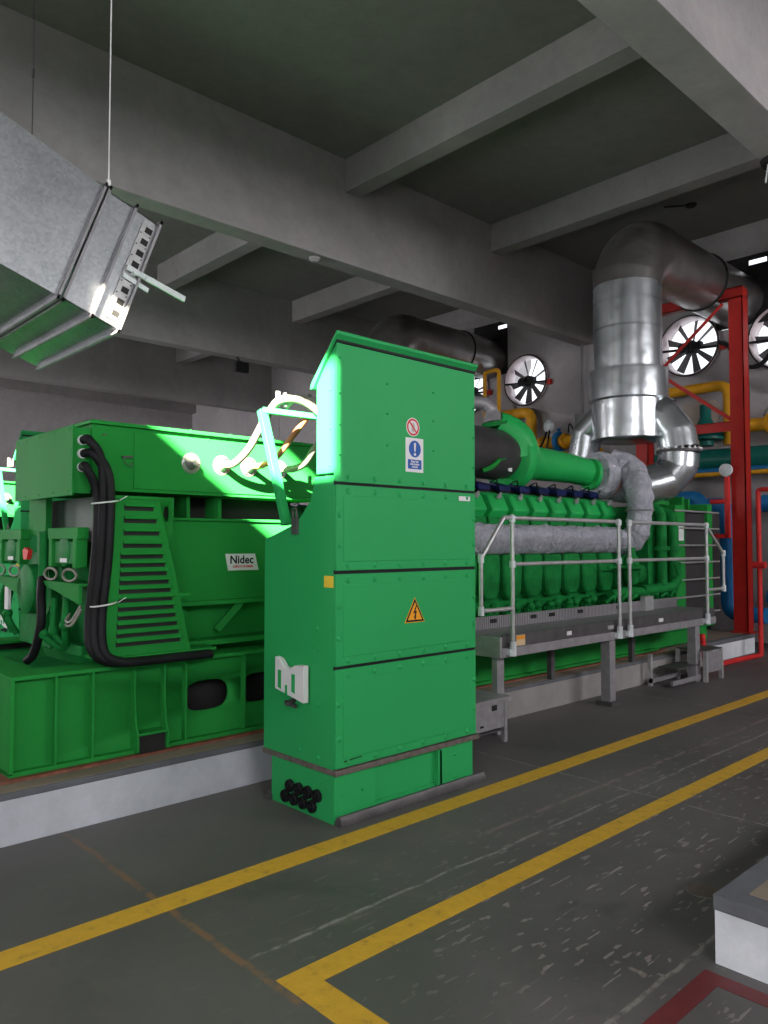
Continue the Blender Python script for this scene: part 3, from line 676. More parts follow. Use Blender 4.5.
# pipework at the end of the block
pm = MB().lathe((8.0, 4.42, 1.08), (0, 0, 1), [(0, .05), (.03, .075), (.16, .09), (.18, .13), (.21, .13), (.23, .085), (.30, .08), (.34, .05), (.42, .045)], 24)
pm.tube(bend([(7.6, 4.45, .98), (8.0, 4.45, 1.0), (8.3, 4.45, .98)], .1), .055, 16)
pm.build('oil_pump', GREEN_D, en)
MB().cyl((7.55, 4.45, 1.28), (8.0, 4.43, 1.28), .012, seg=8).lathe((8.1, 4.5, 1.2), (1, 0, 0), [(0, .08), (.02, .12), (.18, .12), (.24, .06)], 24).tube(bend([(8.3, 4.45, 1.0), (8.9, 4.40, 1.02), (9.05, 4.38, 1.10), (9.02, 4.38, 1.3)], .12), .06, 16).build('oil_pipe', GREEN_D, en)
for xx, z1 in ((8.72, 1.95), (9.02, 1.90)):
    MB().tube(bend([(xx, 4.42, 1.05), (xx, 4.42, z1), (xx, 4.75, z1+.08)], .1), .062, 16).lathe((xx, 4.42, 1.46), (0, 0, 1), [(0, .07), (.0, .095), (.05, .095), (.05, .07)], 20).build('coolant_pipe', GREEN_D, en)
for k in range(7):
    x = 7.5+.25*k+random.uniform(-.05, .05)
    MB().tube(arcpath([(x, 4.44, .90), (x+.08, 4.40, .96+random.uniform(-.03, .05)), (x+.2, 4.46, .90)], 10), .022, 8).ball((x+.1, 4.42, .95), .035).build('small_pipework', GREEN_D, en)

# ------------------------------------------------------------------ heat exchanger module at the end of the skid
hxm = thing('heat_exchanger', 'green framed heat exchanger with dark grey plate pack at the walkway end', 'heat exchanger', (9.4, 5.2, .27))
MB().box(8.55, 9.35, 4.50, 5.9, .60, 1.98).build('casing', GREEN_D, hxm, .01)
MB().box(9.05, 9.30, 4.40, 5.95, .56, 2.02).build('fixed_plate', GREEN, hxm, .01)
MB().box(9.30, 9.95, 4.44, 5.85, .62, 1.96).build('plate_pack', CHAR, hxm, .004)
MB().box(9.95, 10.09, 4.40, 5.95, .56, 2.06).build('moving_plate', GREEN, hxm, .01)
for k in range(7):
    z = .66+.215*k
    MB().cyl((9.0, 4.385, z), (10.24, 4.385, z), .012, seg=8).build('tie_rod', ZINC, hxm)
MB().box(8.45, 10.2, 4.44, 5.9, .46, .56).build('bottom_bar', GREEN_D, hxm, .006)
MB().box(8.62, 9.3, 4.6, 4.75, 1.98, 2.08).lathe((8.95, 4.62, 2.02), (0, 0, 1), [(0, .14), (.08, .13), (.12, .06)], 20).box(9.45, 9.50, 4.5, 4.7, 1.98, 2.14).box(9.62, 9.66, 4.5, 4.7, 1.98, 2.12).build('top_bracket', GREEN, hxm, .006)
MB().box(9.12, 9.25, 4.394, 4.399, 1.58, 1.76).build('rating_label', WHITE, hxm)
MB().box(8.6, 8.75, 4.5, 4.8, .27, .46).box(9.7, 9.85, 4.5, 4.8, .27, .46).box(8.6, 8.75, 5.6, 5.9, .27, .46).box(9.7, 9.85, 5.6, 5.9, .27, .46).build('foot', GREEN_D, hxm)

# ------------------------------------------------------------------ exhaust stack
ex = thing('exhaust_stack', 'silver aluminium clad exhaust stack bending over to the fan wall', 'exhaust pipe', (9.03, 5.0, 2.3))
CX, CY = 9.03, 5.0
MB().lathe((CX, CY, 2.86), (0, 0, 1), [(0, .43), (.02, .46), (.5, .46), (.55, .46)], 48).build('lower_drum', CLAD, ex)
MB().lathe((CX, CY, 3.36), (0, 0, 1), [(0, .47), (.02, .495), (.36, .495), (.40, .49), (.41, .44)], 48).build('collar', CLAD, ex)
for za, zb in ((3.74, 4.30), (4.28, 4.66)): MB().cyl((CX, CY, za), (CX, CY, zb), .425, seg=48, cap=False).build('vertical_cladding', CLAD, ex)
MB().cyl((CX, CY, 4.64), (CX, CY, 4.86), .43, seg=48, cap=False).build('vertical_cladding', CLAD, ex)
# mitred bend of gores
RB = .62; cz = 4.82; gores = 7; pts = []
for k in range(gores+1):
    a = PI/2*k/gores; pts.append(Vector((CX+RB-RB*math.cos(a), CY-.0*a, cz+RB*math.sin(a))))
for k in range(gores):
    a0, a1 = PI/2*k/gores, PI/2*(k+1)/gores
    m = MB(); rings = []
    for a in (a0, a1+.01):
        c = Vector((CX+RB-RB*math.cos(a), CY, cz+RB*math.sin(a))); n_ = Vector((-math.cos(a), 0, math.sin(a)))
        rings.append([m.bm.verts.new(c+n_*.43*math.cos(t)+Vector((0, 1, 0))*.43*math.sin(t)) for t in [2*PI*q/48 for q in range(48)]])
    for q in range(48):
        f = m.bm.faces.new((rings[0][q], rings[0][(q+1) % 48], rings[1][(q+1) % 48], rings[1][q])); f.smooth = True
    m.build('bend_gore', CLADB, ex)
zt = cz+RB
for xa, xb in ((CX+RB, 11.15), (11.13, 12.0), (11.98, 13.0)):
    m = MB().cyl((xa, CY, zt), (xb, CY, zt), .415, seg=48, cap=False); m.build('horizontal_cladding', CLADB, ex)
MB().tube([(11.15, CY+.42*math.cos(t), zt+.42*math.sin(t)) for t in [2*PI*k/40 for k in range(40)]], .018, 6, closed=True).build('joint_band', DARK, ex)
def elbow(side):
    g = [(CX+.06, CY-.22*side, 3.28), (CX+.10, CY-.42*side, 3.14), (CX+.13, CY-.56*side, 2.93), (CX+.13, CY-.60*side, 2.72)]
    g2 = [(CX+.13, CY-.60*side, 2.66), (CX+.12, CY-.59*side, 2.50), (CX+.0, CY-.48*side, 2.32), (CX-.25, CY-.30*side, 2.24)]
    for i, q in enumerate((g, g2)):
        for j in range(3):
            m = MB().tube([q[j], Vector(q[j+1])+(Vector(q[j+1])-Vector(q[j]))*.06], .245-.010*(j % 2), 32, cap=(i == 1 and j == 2)); m.build('elbow_gore', CLAD, ex)
            MB().ball(q[j+1] if j < 2 else q[j], .237, 32).build('elbow_joint', CLAD, ex) if j < 2 else None
    f = MB().cyl((CX+.13, CY-.60*side, 2.67), (CX+.13, CY-.60*side, 2.71), .265, seg=36)
    fl = f.build('bolted_flange', STEELD, ex)
    m = MB().bolts([(CX+.13+.255*math.cos(t), CY-.60*side+.255*math.sin(t), 2.705) for t in [2*PI*k/20 for k in range(20)]], 'z', 1, .016, .03)
    m.build('flange_bolts', ZINC, fl)
elbow(1)
for j, (a, c) in enumerate((((CX-.05, CY+.25, 3.28), (CX-.1, CY+.55, 3.0)), ((CX-.1, CY+.55, 3.0), (CX-.12, CY+.62, 2.6)))):
    MB().tube([a, c], .20, 28).build('elbow_gore', CLAD, ex)
MB().ball((CX-.1, CY+.55, 3.0), .20, 28).build('elbow_joint', CLAD, ex)

# second machine of the row, one bay further back
def shift(o, dy, lab, dx=0):
    c = copy_tree(o); c.location.y += dy; c.location.x += dx; c['label'] = lab; return c
shift(cab, 5.2, 'sunlit green cabinet with bracket, behind the alternator at far left')
shift(fr, 5.2, 'green steel skid of the rear machine, seen beyond the nearer alternator')
shift(al, 5.2, 'rear green alternator, one bay behind the nearer alternator')
shift(en, 5.2, 'rear green gas engine, one bay behind the nearer engine')
shift(hxm, 5.2, 'rear green heat exchanger, one bay behind the nearer one')
ex2 = shift(ex, 5.08, 'brownish clad exhaust pipe bending to the wall behind the tall cabinet', .40)
ex2.location.z -= .05

# silver intake pipe rising off the volute
ip = arcpath([(6.46, 5.16, 2.85), (6.45, 5.17, 2.94), (6.42, 5.19, 3.01), (6.33, 5.28, 3.06), (5.9, 5.7, 3.07), (5.3, 6.3, 3.05)], 40)
tag(MB().tube(ip, [.125-.055*min(1, i/11) for i in range(len(ip))], 20).build('intake_pipe', STEEL), 'bare grey pipe elbow standing on the green volute flange', 'pipe')

# ------------------------------------------------------------------ walkway
wk = thing('walkway_platform', 'galvanised steel walkway deck with box legs along the engine', 'platform', (6.9, 4.05, 0))
PY = 3.86; DZ = .79
MB().box(4.93, 8.9, PY+.02, 4.33, DZ-.02, DZ).build('deck', DECK, wk)
MB().box(4.95, 8.9, PY+.012, PY+.03, .70, DZ+.015).build('toe_board', STEELD, wk, .002)
m = MB().box(4.93, 8.9, PY-.004, PY+.012, .625, .70).box(4.93, 8.9, PY+.012, PY+.05, .625, .635)
m.build('side_channel', STEEL, wk, .002)
MB().box(4.90, 4.93, PY, 4.33, .625, DZ).box(4.895, 4.905, PY+.02, PY+.07, .63, .69).build('end_channel', STEEL, wk, .002)
MB().box(4.93, 8.9, 4.325, 4.335, DZ, DZ+.11).build('kick_plate', DECK, wk)
for x in (5.35, 5.95, 6.25, 6.75, 7.5, 8.2): MB().box(x, x+.09, 4.318, 4.326, DZ+.05, DZ+.085).build('slot', DARK, wk)
MB().box(8.02, 8.2, 4.26, 4.33, DZ, DZ+.16).build('end_stop', ZINC, wk, .004)
MB().box(6.60, 6.70, PY+.02, PY+.12, 0, .62).build('leg', STEEL, wk, .004)
MB().box(6.565, 6.735, PY-.015, PY+.155, 0, .04).build('foot_plate', STEELD, wk)
MB().box(4.94, 5.03, PY+.06, PY+.12, 0, .62).build('leg', STEEL, wk, .004)
MB().box(8.42, 8.52, PY+.02, PY+.12, 0, .62).build('leg', STEEL, wk, .004)
MB().box(6.1, 6.16, 4.2, 4.25, .27, .62).build('leg', STEELD, wk)
MB().box(7.6, 7.66, 4.2, 4.25, .27, .62).build('leg', STEELD, wk)
st = MB().box(5.12, 5.24, PY+.004, PY+.011, .705, .79).build('warning_sticker', simple('sticker_buff', (.62, .45, .28), .6), wk); st['label'] = 'orange and buff warning sticker'
MB().box(5.125, 5.235, PY+.001, PY+.0035, .755, .785).build('orange_band', ORG, st)
MB().box(5.86, 5.93, PY+.004, PY+.011, .73, .765).build('white_label', WHITE, wk); MB().box(7.55, 7.64, PY+.004, PY+.011, .73, .765).build('white_label', WHITE, wk); MB().box(6.55, 6.65, PY+.004, PY+.011, .73, .765).build('white_label', simple('grey_label', (.35, .35, .35), .5), wk)
def rail(lab, posts, x_end, sgn, xa, xb):
    R = thing('handrail', lab, 'railing', (posts[0], PY-.03, .66))
    y = PY-.03; r = .017
    for x in posts:
        p = MB().cyl((x, y, .66), (x, y, 1.75), .018, seg=14).build('post', ZINC, R)
        MB().ball((x, y, 1.755), .030).cyl((x, y, 1.72), (x, y, 1.765), .027, seg=12).build('clamp', CASTG, p)
        MB().cyl((x, y, 1.35), (x, y, 1.405), .027, seg=12).build('clamp', CASTG, p)
        MB().cyl((x, y, .635), (x, y, .75), .028, seg=12).box(x-.05, x+.03, y-.01, y+.035, .645, .69).build('foot_socket', CASTG, p)
    MB().cyl((xa, y, 1.755), (xb, y, 1.755), .018, seg=14).build('top_rail', ZINC, R)
    MB().cyl((posts[0], y, 1.378), (posts[-1], y, 1.378), .017, seg=14).build('middle_rail', ZINC, R)
    x0 = xa if sgn < 0 else xb
    MB().tube(bend([(x0, y, 1.755), (x_end, y, 1.43), (x_end, y, 1.02), (posts[0] if sgn < 0 else posts[-1], y, 1.02)], .05), .017, 14).build('end_loop', ZINC, R)
    for z in (1.43, 1.02): MB().cyl((x_end, y, z-.035), (x_end, y, z+.035), .025, seg=12).build('elbow_clamp', CASTG, R)
    return R
rail('left tubular steel handrail section, nearest the tall green cabinet', [5.03, 6.70], 4.63, -1, 4.92, 6.72)
rail('right tubular steel handrail section, in front of the heat exchanger', [6.90, 8.62], 9.06, 1, 6.9, 8.60)
# steps at both ends
s = thing('access_steps', 'low grey steel step unit between tall cabinet and walkway', 'steps', (4.6, 3.85, 0))
MB().box(4.30, 4.88, 3.74, 4.2, .335, .352).box(4.30, 4.88, 3.735, 3.745, .315, .352).build('tread', STEEL, s, .002)
MB().box(4.0, 4.5, 3.78, 4.2, .485, .50).build('tread', STEEL, s, .002)
MB().box(4.45, 4.84, 3.755, 3.765, .12, .33).build('side_plate', STEEL, s)
for x, y in ((4.83, 3.755), (4.31, 3.755), (4.83, 4.15), (4.31, 4.15)): MB().box(x-.018, x+.018, y-.004, y+.03, 0, .33).build('leg', STEEL, s)
MB().box(4.33, 4.82, 3.76, 4.18, .09, .10).build('tread', STEELD, s)
MB().box(4.66, 4.72, 3.75, 3.754, .26, .30).box(4.52, 4.56, 3.75, 3.754, .15, .165).build('slot', DARK, s)
s = thing('access_steps', 'low grey steel step unit at the far end of the walkway', 'steps', (8.6, 3.8, 0))
MB().box(8.50, 8.92, 3.80, 4.15, .335, .352).build('tread', STEELD, s, .002)
MB().box(8.52, 8.88, 3.80, 3.805, .10, .33).build('side_plate', STEEL, s)
for x, y in ((8.5, 3.80), (8.90, 3.80), (8.5, 4.12), (8.90, 4.12), (7.85, 4.12)): MB().box(x-.02, x+.02, y-.01, y+.03, 0, .34).build('leg', ZINC, s)
MB().box(7.83, 8.50, 3.86, 3.89, .03, .08).build('bottom_rail', STEEL, s)
MB().box(7.83, 8.50, 4.11, 4.14, .03, .08).build('bottom_rail', STEEL, s)
MB().box(8.0, 8.5, 3.88, 4.12, .18, .195).build('tread', STEELD, s)

# ------------------------------------------------------------------ hanging ventilation duct
u = Vector((math.cos(math.radians(20)), 0, -math.sin(math.radians(20)))); w_ = Vector((-u.z, 0, u.x))   # along the duct, and up across it
O = Vector((2.04, 0, 2.89))                # lower far corner of the outlet
DY0, DY1 = 4.62, 6.02; H = .79
dc = thing('ventilation_duct', 'galvanised rectangular air duct hanging on wires above the alternator', 'duct', (1.7, 5.3, 2.9))
def dbox(m, s0, s1, h0, h1, y0, y1):
    v = [m.bm.verts.new(O + u*s + w_*h + Vector((0, y, 0))) for s in (s0, s1) for y in (y0, y1) for h in (h0, h1)]
    for f in ((0,1,3,2),(4,6,7,5),(0,4,5,1),(2,3,7,6),(0,2,6,4),(1,5,7,3)): m.bm.faces.new([v[i] for i in f])
def dshell(m, s0, s1, t=.006):
    dbox(m, s0, s1, 0, H, DY0, DY0+t); dbox(m, s0, s1, 0, H, DY1-t, DY1); dbox(m, s0, s1, 0, t, DY0, DY1); dbox(m, s0, s1, H-t, H, DY0, DY1)
m = MB(); dshell(m, -.18, 0); damper = m.build('damper_casing', GALV, dc)
m = MB(); dshell(m, -.365, -.185); m.build('spigot', GALV, dc)
def fl(s, t=.008, e=.028):
    m = MB(); dbox(m, s-t, s+t, -e, .0, DY0-e, DY1+e); dbox(m, s-t, s+t, H, H+e, DY0-e, DY1+e); dbox(m, s-t, s+t, -e, H+e, DY0-e, DY0); dbox(m, s-t, s+t, -e, H+e, DY1, DY1+e)
    m.build('flange', STEEL, dc)
fl(0); fl(-.18); fl(-.365); fl(-.395)
# tapering sheet metal transition with cross-broken sides
for (y, b0) in ((DY0, -.012), (DY1, .012)):
    m = MB()
    c = [O+u*-.40+w_*0, O+u*-.40+w_*H, O+u*-2.2+w_*(H+.06), O+u*-2.2+w_*(-.02)]
    c = [p+Vector((0, y, 0)) for p in c]; mid = (c[0]+c[1]+c[2]+c[3])/4+Vector((0, b0, 0))
    vs = [m.bm.verts.new(p) for p in c]; vm = m.bm.verts.new(mid)
    for i in range(4): m.bm.faces.new((vs[i], vs[(i+1) % 4], vm))
    m.build('side_sheet', GALV, dc)
for h0, h1, hh in ((0, .0, 'bottom_sheet'), (H, H, 'top_sheet')):
    m = MB(); e = .06 if h0 else -.02
    A = [O+u*-.40+w_*h0, O+u*-2.2+w_*(h0+e)]
    v = [m.bm.verts.new(p+Vector((0, y, 0))+w_*k) for k in (0, .004) for p in A for y in (DY0, DY1)]
    for f in ((0,1,3,2),(4,6,7,5),(0,4,5,1),(2,3,7,6),(0,2,6,4),(1,5,7,3)): m.bm.faces.new([v[i] for i in f])
    m.build(hh, GALV, dc)
m = MB()
for k in range(13): dbox(m, -.18, -.165, -.003, .0, DY0+.2+k*.09, DY0+.23+k*.09)
m.build('bottom_slots', DARK, dc)
# linkage plate, blades, windows
m = MB(); dbox(m, -.105, -.02, .04, .75, DY0-.008, DY0); pl = m.build('linkage_plate', ZINC, dc)
for k in range(8):
    m = MB(); dbox(m, -.075, -.028, .065+k*.086+(.02 if k > 3 else 0), .105+k*.086+(.02 if k > 3 else 0), DY0-.010, DY0-.0085)
    m.build('linkage_window', DARK, pl)
m = MB()
for k in range(8):
    h = .048+k*.086+(.02 if k > 3 else 0)
    for s in (-.095, -.03):
        p = O+u*s+w_*h+Vector((0, DY0-.008, 0)); m.lathe(p, (0, -1, 0), [(0, .005), (.006, .004)], 8)
m.build('rivet', STEELD, pl)
for k in range(8):
    m = MB(); h = .05+k*.095
    v = [m.bm.verts.new(O+u*(-.09+a)+w_*(h+q)+Vector((0, y, 0))) for a, q in ((-.045, -.01), (.045, .03), (.045, .035), (-.045, -.005)) for y in (DY0+.01, DY1-.01)]
    for f in ((0,2,3,1),(2,4,5,3),(4,6,7,5),(6,0,1,7),(0,6,4,2),(1,3,5,7)): m.bm.faces.new([v[i] for i in f])
    m.build('damper_blade', GALV, dc)
m = MB()
a = O+u*-.10+w_*.395+Vector((0, DY0-.03, 0)); b2 = O+u*.32+w_*.42+Vector((0, DY0-.03, 0))
m.bar(a, O+u*.09+w_*.402+Vector((0, DY0-.03, 0)), .012, .035); m.bar(O+u*.03+w_*.396+Vector((0, DY0-.038, 0)), b2, .012, .038)
m.cyl(O+u*-.04+w_*.385+Vector((0, DY0, 0)), O+u*-.04+w_*.385+Vector((0, DY0-.05, 0)), .018, seg=10)
m.bar(O+u*-.1+w_*.34+Vector((0, DY0-.02, 0)), O+u*.08+w_*.335+Vector((0, DY0-.02, 0)), .006, .03)
m.build('damper_handle', CASTG, dc)
def wire(p, lab, mt):
    q = MB().cyl(p, (p[0], p[1], ZC), .0045, seg=8).lathe((p[0], p[1], p[2]), (0, 0, 1), [(0, .015), (.04, .015)], 8)
    q.lathe((p[0], p[1], p[2]+1.35), (0, 0, 1), [(0, .012), (.06, .012)], 8)
    tag(q.build('hanger_wire', mt), lab, 'wire')
q = O+u*-.38+w_*(H+.03)
wire((q.x, DY0-.01, q.z-.01), 'pale hanger wire holding the near corner of the duct flange', simple('pale_wire', (.75, .75, .75), .4))
q = O+u*-.38+w_*(H+.03)
wire((q.x, DY1+.01, q.z-.01), 'dark threaded hanger rod at the far corner of the duct flange', STEELD)

# ------------------------------------------------------------------ exhaust fans in the end wall
FL = ['wall fan at the right picture edge beyond the red post', 'wall fan seen through the red frame beside the silver stack', 'wall fan over the yellow pipes, left of the grey downpipe', 'wall fan half hidden behind the green cabinet top corner']
for i, (y, z) in enumerate(FANS):
    f = thing('exhaust_fan', FL[i], 'fan', (12.5, y, z))
    R = .50; m = MB(); seg = 44; sec = [(-.06, R), (-.075, R-.01), (-.06, R-.02), (.20, R-.035), (.24, R-.01), (.24, R)]
    rings = [[m.bm.verts.new((12.5+dx, y+rr*math.cos(t), z+rr*math.sin(t))) for dx, rr in sec] for t in [2*PI*k/seg for k in range(seg)]]
    for k in range(seg):
        a, c = rings[k], rings[(k+1) % seg]
        for j in range(6): fc = m.bm.faces.new((a[j], a[(j+1) % 6], c[(j+1) % 6], c[j])); fc.smooth = True
    m.build('housing_ring', PINK, f)
    MB().tube([(12.44, y+.505*math.cos(t), z+.505*math.sin(t)) for t in [2*PI*k/44 for k in range(44)]], .013, 6, closed=True).build('rim', DARK, f)
    for k in range(9):
        a = 2*PI*k/9+.25*i+.1
        m = MB(); 
        def P_(r, off, dx): return (12.60+dx, y+r*math.cos(a)-off*math.sin(a), z+r*math.sin(a)+off*math.cos(a))
        v = [m.bm.verts.new(P_(*q)) for q in ((.10, -.03, .03), (.45, -.055, .05), (.45, .045, -.05), (.10, .025, -.03), (.10, -.026, .035), (.45, -.051, .055), (.45, .049, -.045), (.10, .029, -.025))]
        for q in ((0,1,2,3),(7,6,5,4),(0,4,5,1),(1,5,6,2),(2,6,7,3),(3,7,4,0)): m.bm.faces.new([v[j] for j in q])
        m.build('blade', simple('fan_blade_grey', (.10, .095, .10), .5) if i+k == 0 else bpy.data.materials['fan_blade_grey'], f)
    MB().cyl((12.52, y, z), (12.66, y, z), .11, seg=24).build('hub', DARK, f)
    MB().cyl((12.44, y+.1, z-.02), (12.60, y+.1, z-.02), .085, seg=20).box(12.42, 12.52, y-.22, y-.02, z-.06, z+.04).build('motor', BLACK, f)
    MB().bar((12.45, y-.49, z-.09), (12.45, y+.49, z-.02), .05, .035).build('motor_mount', BLACK, f)
    MB().box(12.44, 12.5, y-.60, y-.52, z-.16, z-.06).build('switch_box', RED, f)
# dark sheets added in the wall openings, standing for their shade
for k, y in enumerate(HOLES):
    sl = ((4.52, 4.80), (9.62, 9.85))[k]
    pts = MB().box(12.502, 12.515, y-.49, y+.39, 5.03, 5.98).box(12.502, 12.515, y-.49, sl[0], 5.98, 6.14).box(12.502, 12.515, sl[1], y+.39, 5.98, 6.14).box(12.502, 12.515, sl[0], sl[1], 6.06, 6.14)
    tag(pts.build('weather_plate', DARK), ['dark sheet closing the wall opening round the right exhaust pipe', 'dark sheet closing the wall opening round the rear exhaust pipe'][k], 'panel')
tag(MB().tube(arcpath([(12.42, 5.27, 4.82), (12.40, 5.1, 4.72), (12.38, 4.95, 4.45), (12.4, 4.75, 4.32), (12.4, 4.55, 4.38), (12.4, 4.4, 4.6)], 40), .035, 10).build('conduit_hose', BLACK), 'black flexible conduit sagging between two wall fans near the red post', 'cable')

# ------------------------------------------------------------------ red frame
rf = thing('support_frame', 'tall red steel portal frame standing on the plinth end', 'frame', (11.3, 5.2, .27))
def ibeam_v(x, y, z0, z1, w=.20, d=.20):
    m = MB().box(x-d/2, x+d/2, y-w/2, y-w/2+.015, z0, z1).box(x-d/2, x+d/2, y+w/2-.015, y+w/2, z0, z1).box(x-.008, x+.008, y-w/2, y+w/2, z0, z1)
    return m
def ch_v(x, y, z0, z1, d=.22, w=.20):
    return MB().box(x-d/2, x-d/2+.014, y-w/2, y+w/2, z0, z1).box(x+d/2-.014, x+d/2, y-w/2, y+w/2, z0, z1).box(x-d/2, x+d/2, y-w/2, y-w/2+.012, z0, z1)
ch_v(11.30, 4.50, .27, 5.24, .20, .20).build('post', RED, rf)
ch_v(11.30, 5.98, .27, 5.24, .20, .20).build('post', RED, rf)
MB().box(11.19, 11.21, 4.40, 6.08, 5.10, 5.26).box(11.19, 11.33, 4.40, 6.08, 5.245, 5.26).box(11.19, 11.33, 4.40, 6.08, 5.10, 5.112).build('top_beam', RED, rf)
MB().box(11.19, 11.21, 4.58, 5.9, 3.17, 3.31).box(11.19, 11.36, 4.58, 5.9, 3.30, 3.315).build('middle_beam', RED, rf)
MB().bar((11.2, 4.6, 3.35), (11.2, 5.62, 4.13), .05, .05).build('brace', RED, rf)
MB().bar((11.2, 4.68, 5.05), (11.2, 5.62, 4.25), .035, .035).build('brace', RED, rf)
MB().prism([(5.52, 3.98), (5.9, 3.98), (5.9, 4.32), (5.6, 4.32)], 'x', 11.18, 11.20).build('gusset', RED, rf)
MB().box(11.16, 11.44, 4.36, 4.64, .27, .285).box(11.16, 11.44, 5.84, 6.12, .27, .285).build('base_plate', RED, rf)
# ------------------------------------------------------------------ pipework by the end wall
def pipe(name, pts, r, mt, lab, rad=.2, extra=None):
    m = MB().tube(bend(pts, rad), r, 20)
    if extra: extra(m)
    return tag(m.build(name, mt), lab, 'pipe')
pipe('gas_pipe', [(12.3, 7.35, 3.47), (12.3, 8.88, 3.47), (12.3, 8.88, 4.12), (12.3, 9.9, 4.12)], .105, YEL, 'thick yellow gas pipe left of the grey downpipe, turning up to the left', .2,
     lambda m: (m.lathe((12.3, 8.1, 3.47), (0, 1, 0), [(0, .15), (.04, .15)], 20), m.lathe((12.3, 8.6, 3.47), (0, 1, 0), [(0, .14), (.03, .14)], 20)))
pipe('gas_pipe', [(12.3, 7.35, 3.2), (12.3, 9.0, 3.2), (12.3, 9.0, 2.9)], .07, YEL, 'thinner yellow pipe below the thick one with the blue valve', .1)
pipe('vent_pipe', [(12.0, 9.44, 3.5), (12.0, 9.44, 5.0), (12.0, 9.80, 5.0), (12.0, 9.80, 3.3)], .04, YEL, 'small yellow inverted U pipe beside the hidden wall fan', .08)
bv = thing('butterfly_valve', 'blue valve with silver dome on the thick yellow gas pipe', 'valve', (12.3, 8.25, 3.47))
MB().lathe((12.3, 8.22, 3.47), (0, 1, 0), [(0, .19), (.07, .19)], 24).cyl((12.3, 8.255, 3.47), (12.3, 8.255, 3.72), .035, seg=12).build('body', BLUE, bv)
MB().lathe((12.22, 8.42, 3.66), (0, 0, 1), [(0, .06), (.06, .10), (.16, .10), (.22, .05), (.25, 0)], 20).build('actuator_dome', CASTG, bv)
for q, rr_ in (([(12.15, 8.42, 3.66), (12.1, 8.48, 3.45), (12.1, 8.62, 3.25), (12.15, 8.6, 3.1)], .02), ([(12.15, 8.36, 3.68), (12.08, 8.36, 3.4), (12.1, 8.42, 3.15)], .016), ([(12.2, 7.98, 3.6), (12.12, 7.9, 3.75), (12.1, 7.8, 3.6), (12.15, 7.78, 3.3)], .014)):
    MB().tube(arcpath(q, 20), rr_, 8).build('control_hose', BLACK, bv)
pipe('gas_pipe', [(12.2, 6.6, 4.06), (12.2, 5.03, 4.06), (12.2, 5.03, 3.1)], .085, YEL, 'yellow pipe under the wall fan, bending down behind the red brace', .2)
pipe('gas_pipe', [(12.2, 4.72, 3.37), (12.2, 3.2, 3.37)], .105, YEL, 'short yellow flanged pipe right of the red post', .2, lambda m: m.lathe((12.2, 4.45, 3.37), (0, -1, 0), [(0, .15), (.05, .15), (.05, .11), (.08, .11), (.08, .15), (.12, .15)], 20))
pipe('vent_pipe', [(12.2, 4.5, 3.5), (12.1, 4.4, 3.62), (12.1, 3.9, 3.62)], .02, STEEL, 'thin grey tube above the short yellow pipe', .1)
tag(MB().lathe((12.1, 5.36, 3.1), (0, 0, 1), [(0, .12), (.08, .12), (.09, .28), (.13, .28), (.15, .20), (.24, .33), (.28, .33), (.30, .16), (.42, .10), (.44, .085), (.66, .085)], 28).build('relief_valve', TEAL), 'teal mushroom shaped relief valve behind the red middle beam', 'valve')
pipe('water_pipe', [(12.05, 7.2, 2.86), (12.05, -1, 2.86)], .17, TEAL, 'big teal water pipe running level along the end wall')
pipe('water_pipe', [(11.9, 7.2, 2.62), (11.9, -1, 2.62)], .035, YEL, 'thin yellow line under the big teal pipe')
pipe('water_pipe', [(11.95, 7.2, 2.68), (11.95, -1, 2.68)], .04, BLUE, 'thin blue line right beneath the big teal pipe')
pipe('water_pipe', [(11.6, 6.2, 2.12), (11.6, 4.83, 2.12), (11.6, 4.83, .50), (11.6, 4.3, .50)], .115, BLUE, 'blue pipe left of the red post, dropping to the floor in a bend', .18)
pipe('water_pipe', [(11.5, 5.8, 2.25), (11.5, 5.22, 2.25), (11.5, 5.15, 2.05), (11.5, 5.4, 2.0)], .10, BLUE, 'upper blue pipe elbow over the heat exchanger', .1)
pipe('water_pipe', [(11.6, 5.8, 1.72), (11.5, 5.15, 1.72), (11.5, 5.1, 1.55)], .09, BLUE, 'short blue elbow between upper blue pipe and red valve pipe', .1)
pipe('water_pipe', [(12.1, 4.5, 2.15), (12.1, 1, 2.15)], .13, BLUE, 'blue pipe to the right of the red post at head height')
pipe('water_pipe', [(12.0, 4.4, .75), (12.0, 1, .75)], .13, BLUE, 'lowest blue pipe to the right of the red post')
pipe('fire_pipe', [(11.1, 4.86, 2.15), (11.1, 4.62, 2.15), (11.1, 4.62, 2.5)], .035, REDB, 'thin red pipe with gauge left of the red post', .01, lambda m: (m.bar((11.1, 4.62, 2.5), (11.1, 4.62, 1.62), .06), m.bar((11.1, 4.62, 1.65), (11.1, 4.86, 1.65), .06)))
tag(MB().lathe((11.12, 4.63, 2.60), (-1, 0, 0), [(0, .09), (.05, .09), (.055, .075)], 20).bar((11.10, 4.63, 2.48), (11.10, 4.63, 2.56), .03).build('pressure_gauge', CASTG), 'round pale gauge on top of the thin red pipe', 'gauge')
pipe('fire_pipe', [(10.9, 3.0, 2.28), (10.9, 4.12, 2.28), (10.9, 4.12, .03), (10.4, 4.15, .03), (9.2, 4.12, .05), (9.2, 4.16, .45)], .032, REDB, 'thin red pipe running down in front of the red post to the floor', .04,
     lambda m: m.cyl((10.9, 4.04, 1.25), (10.9, 4.2, 1.25), .05, seg=10))
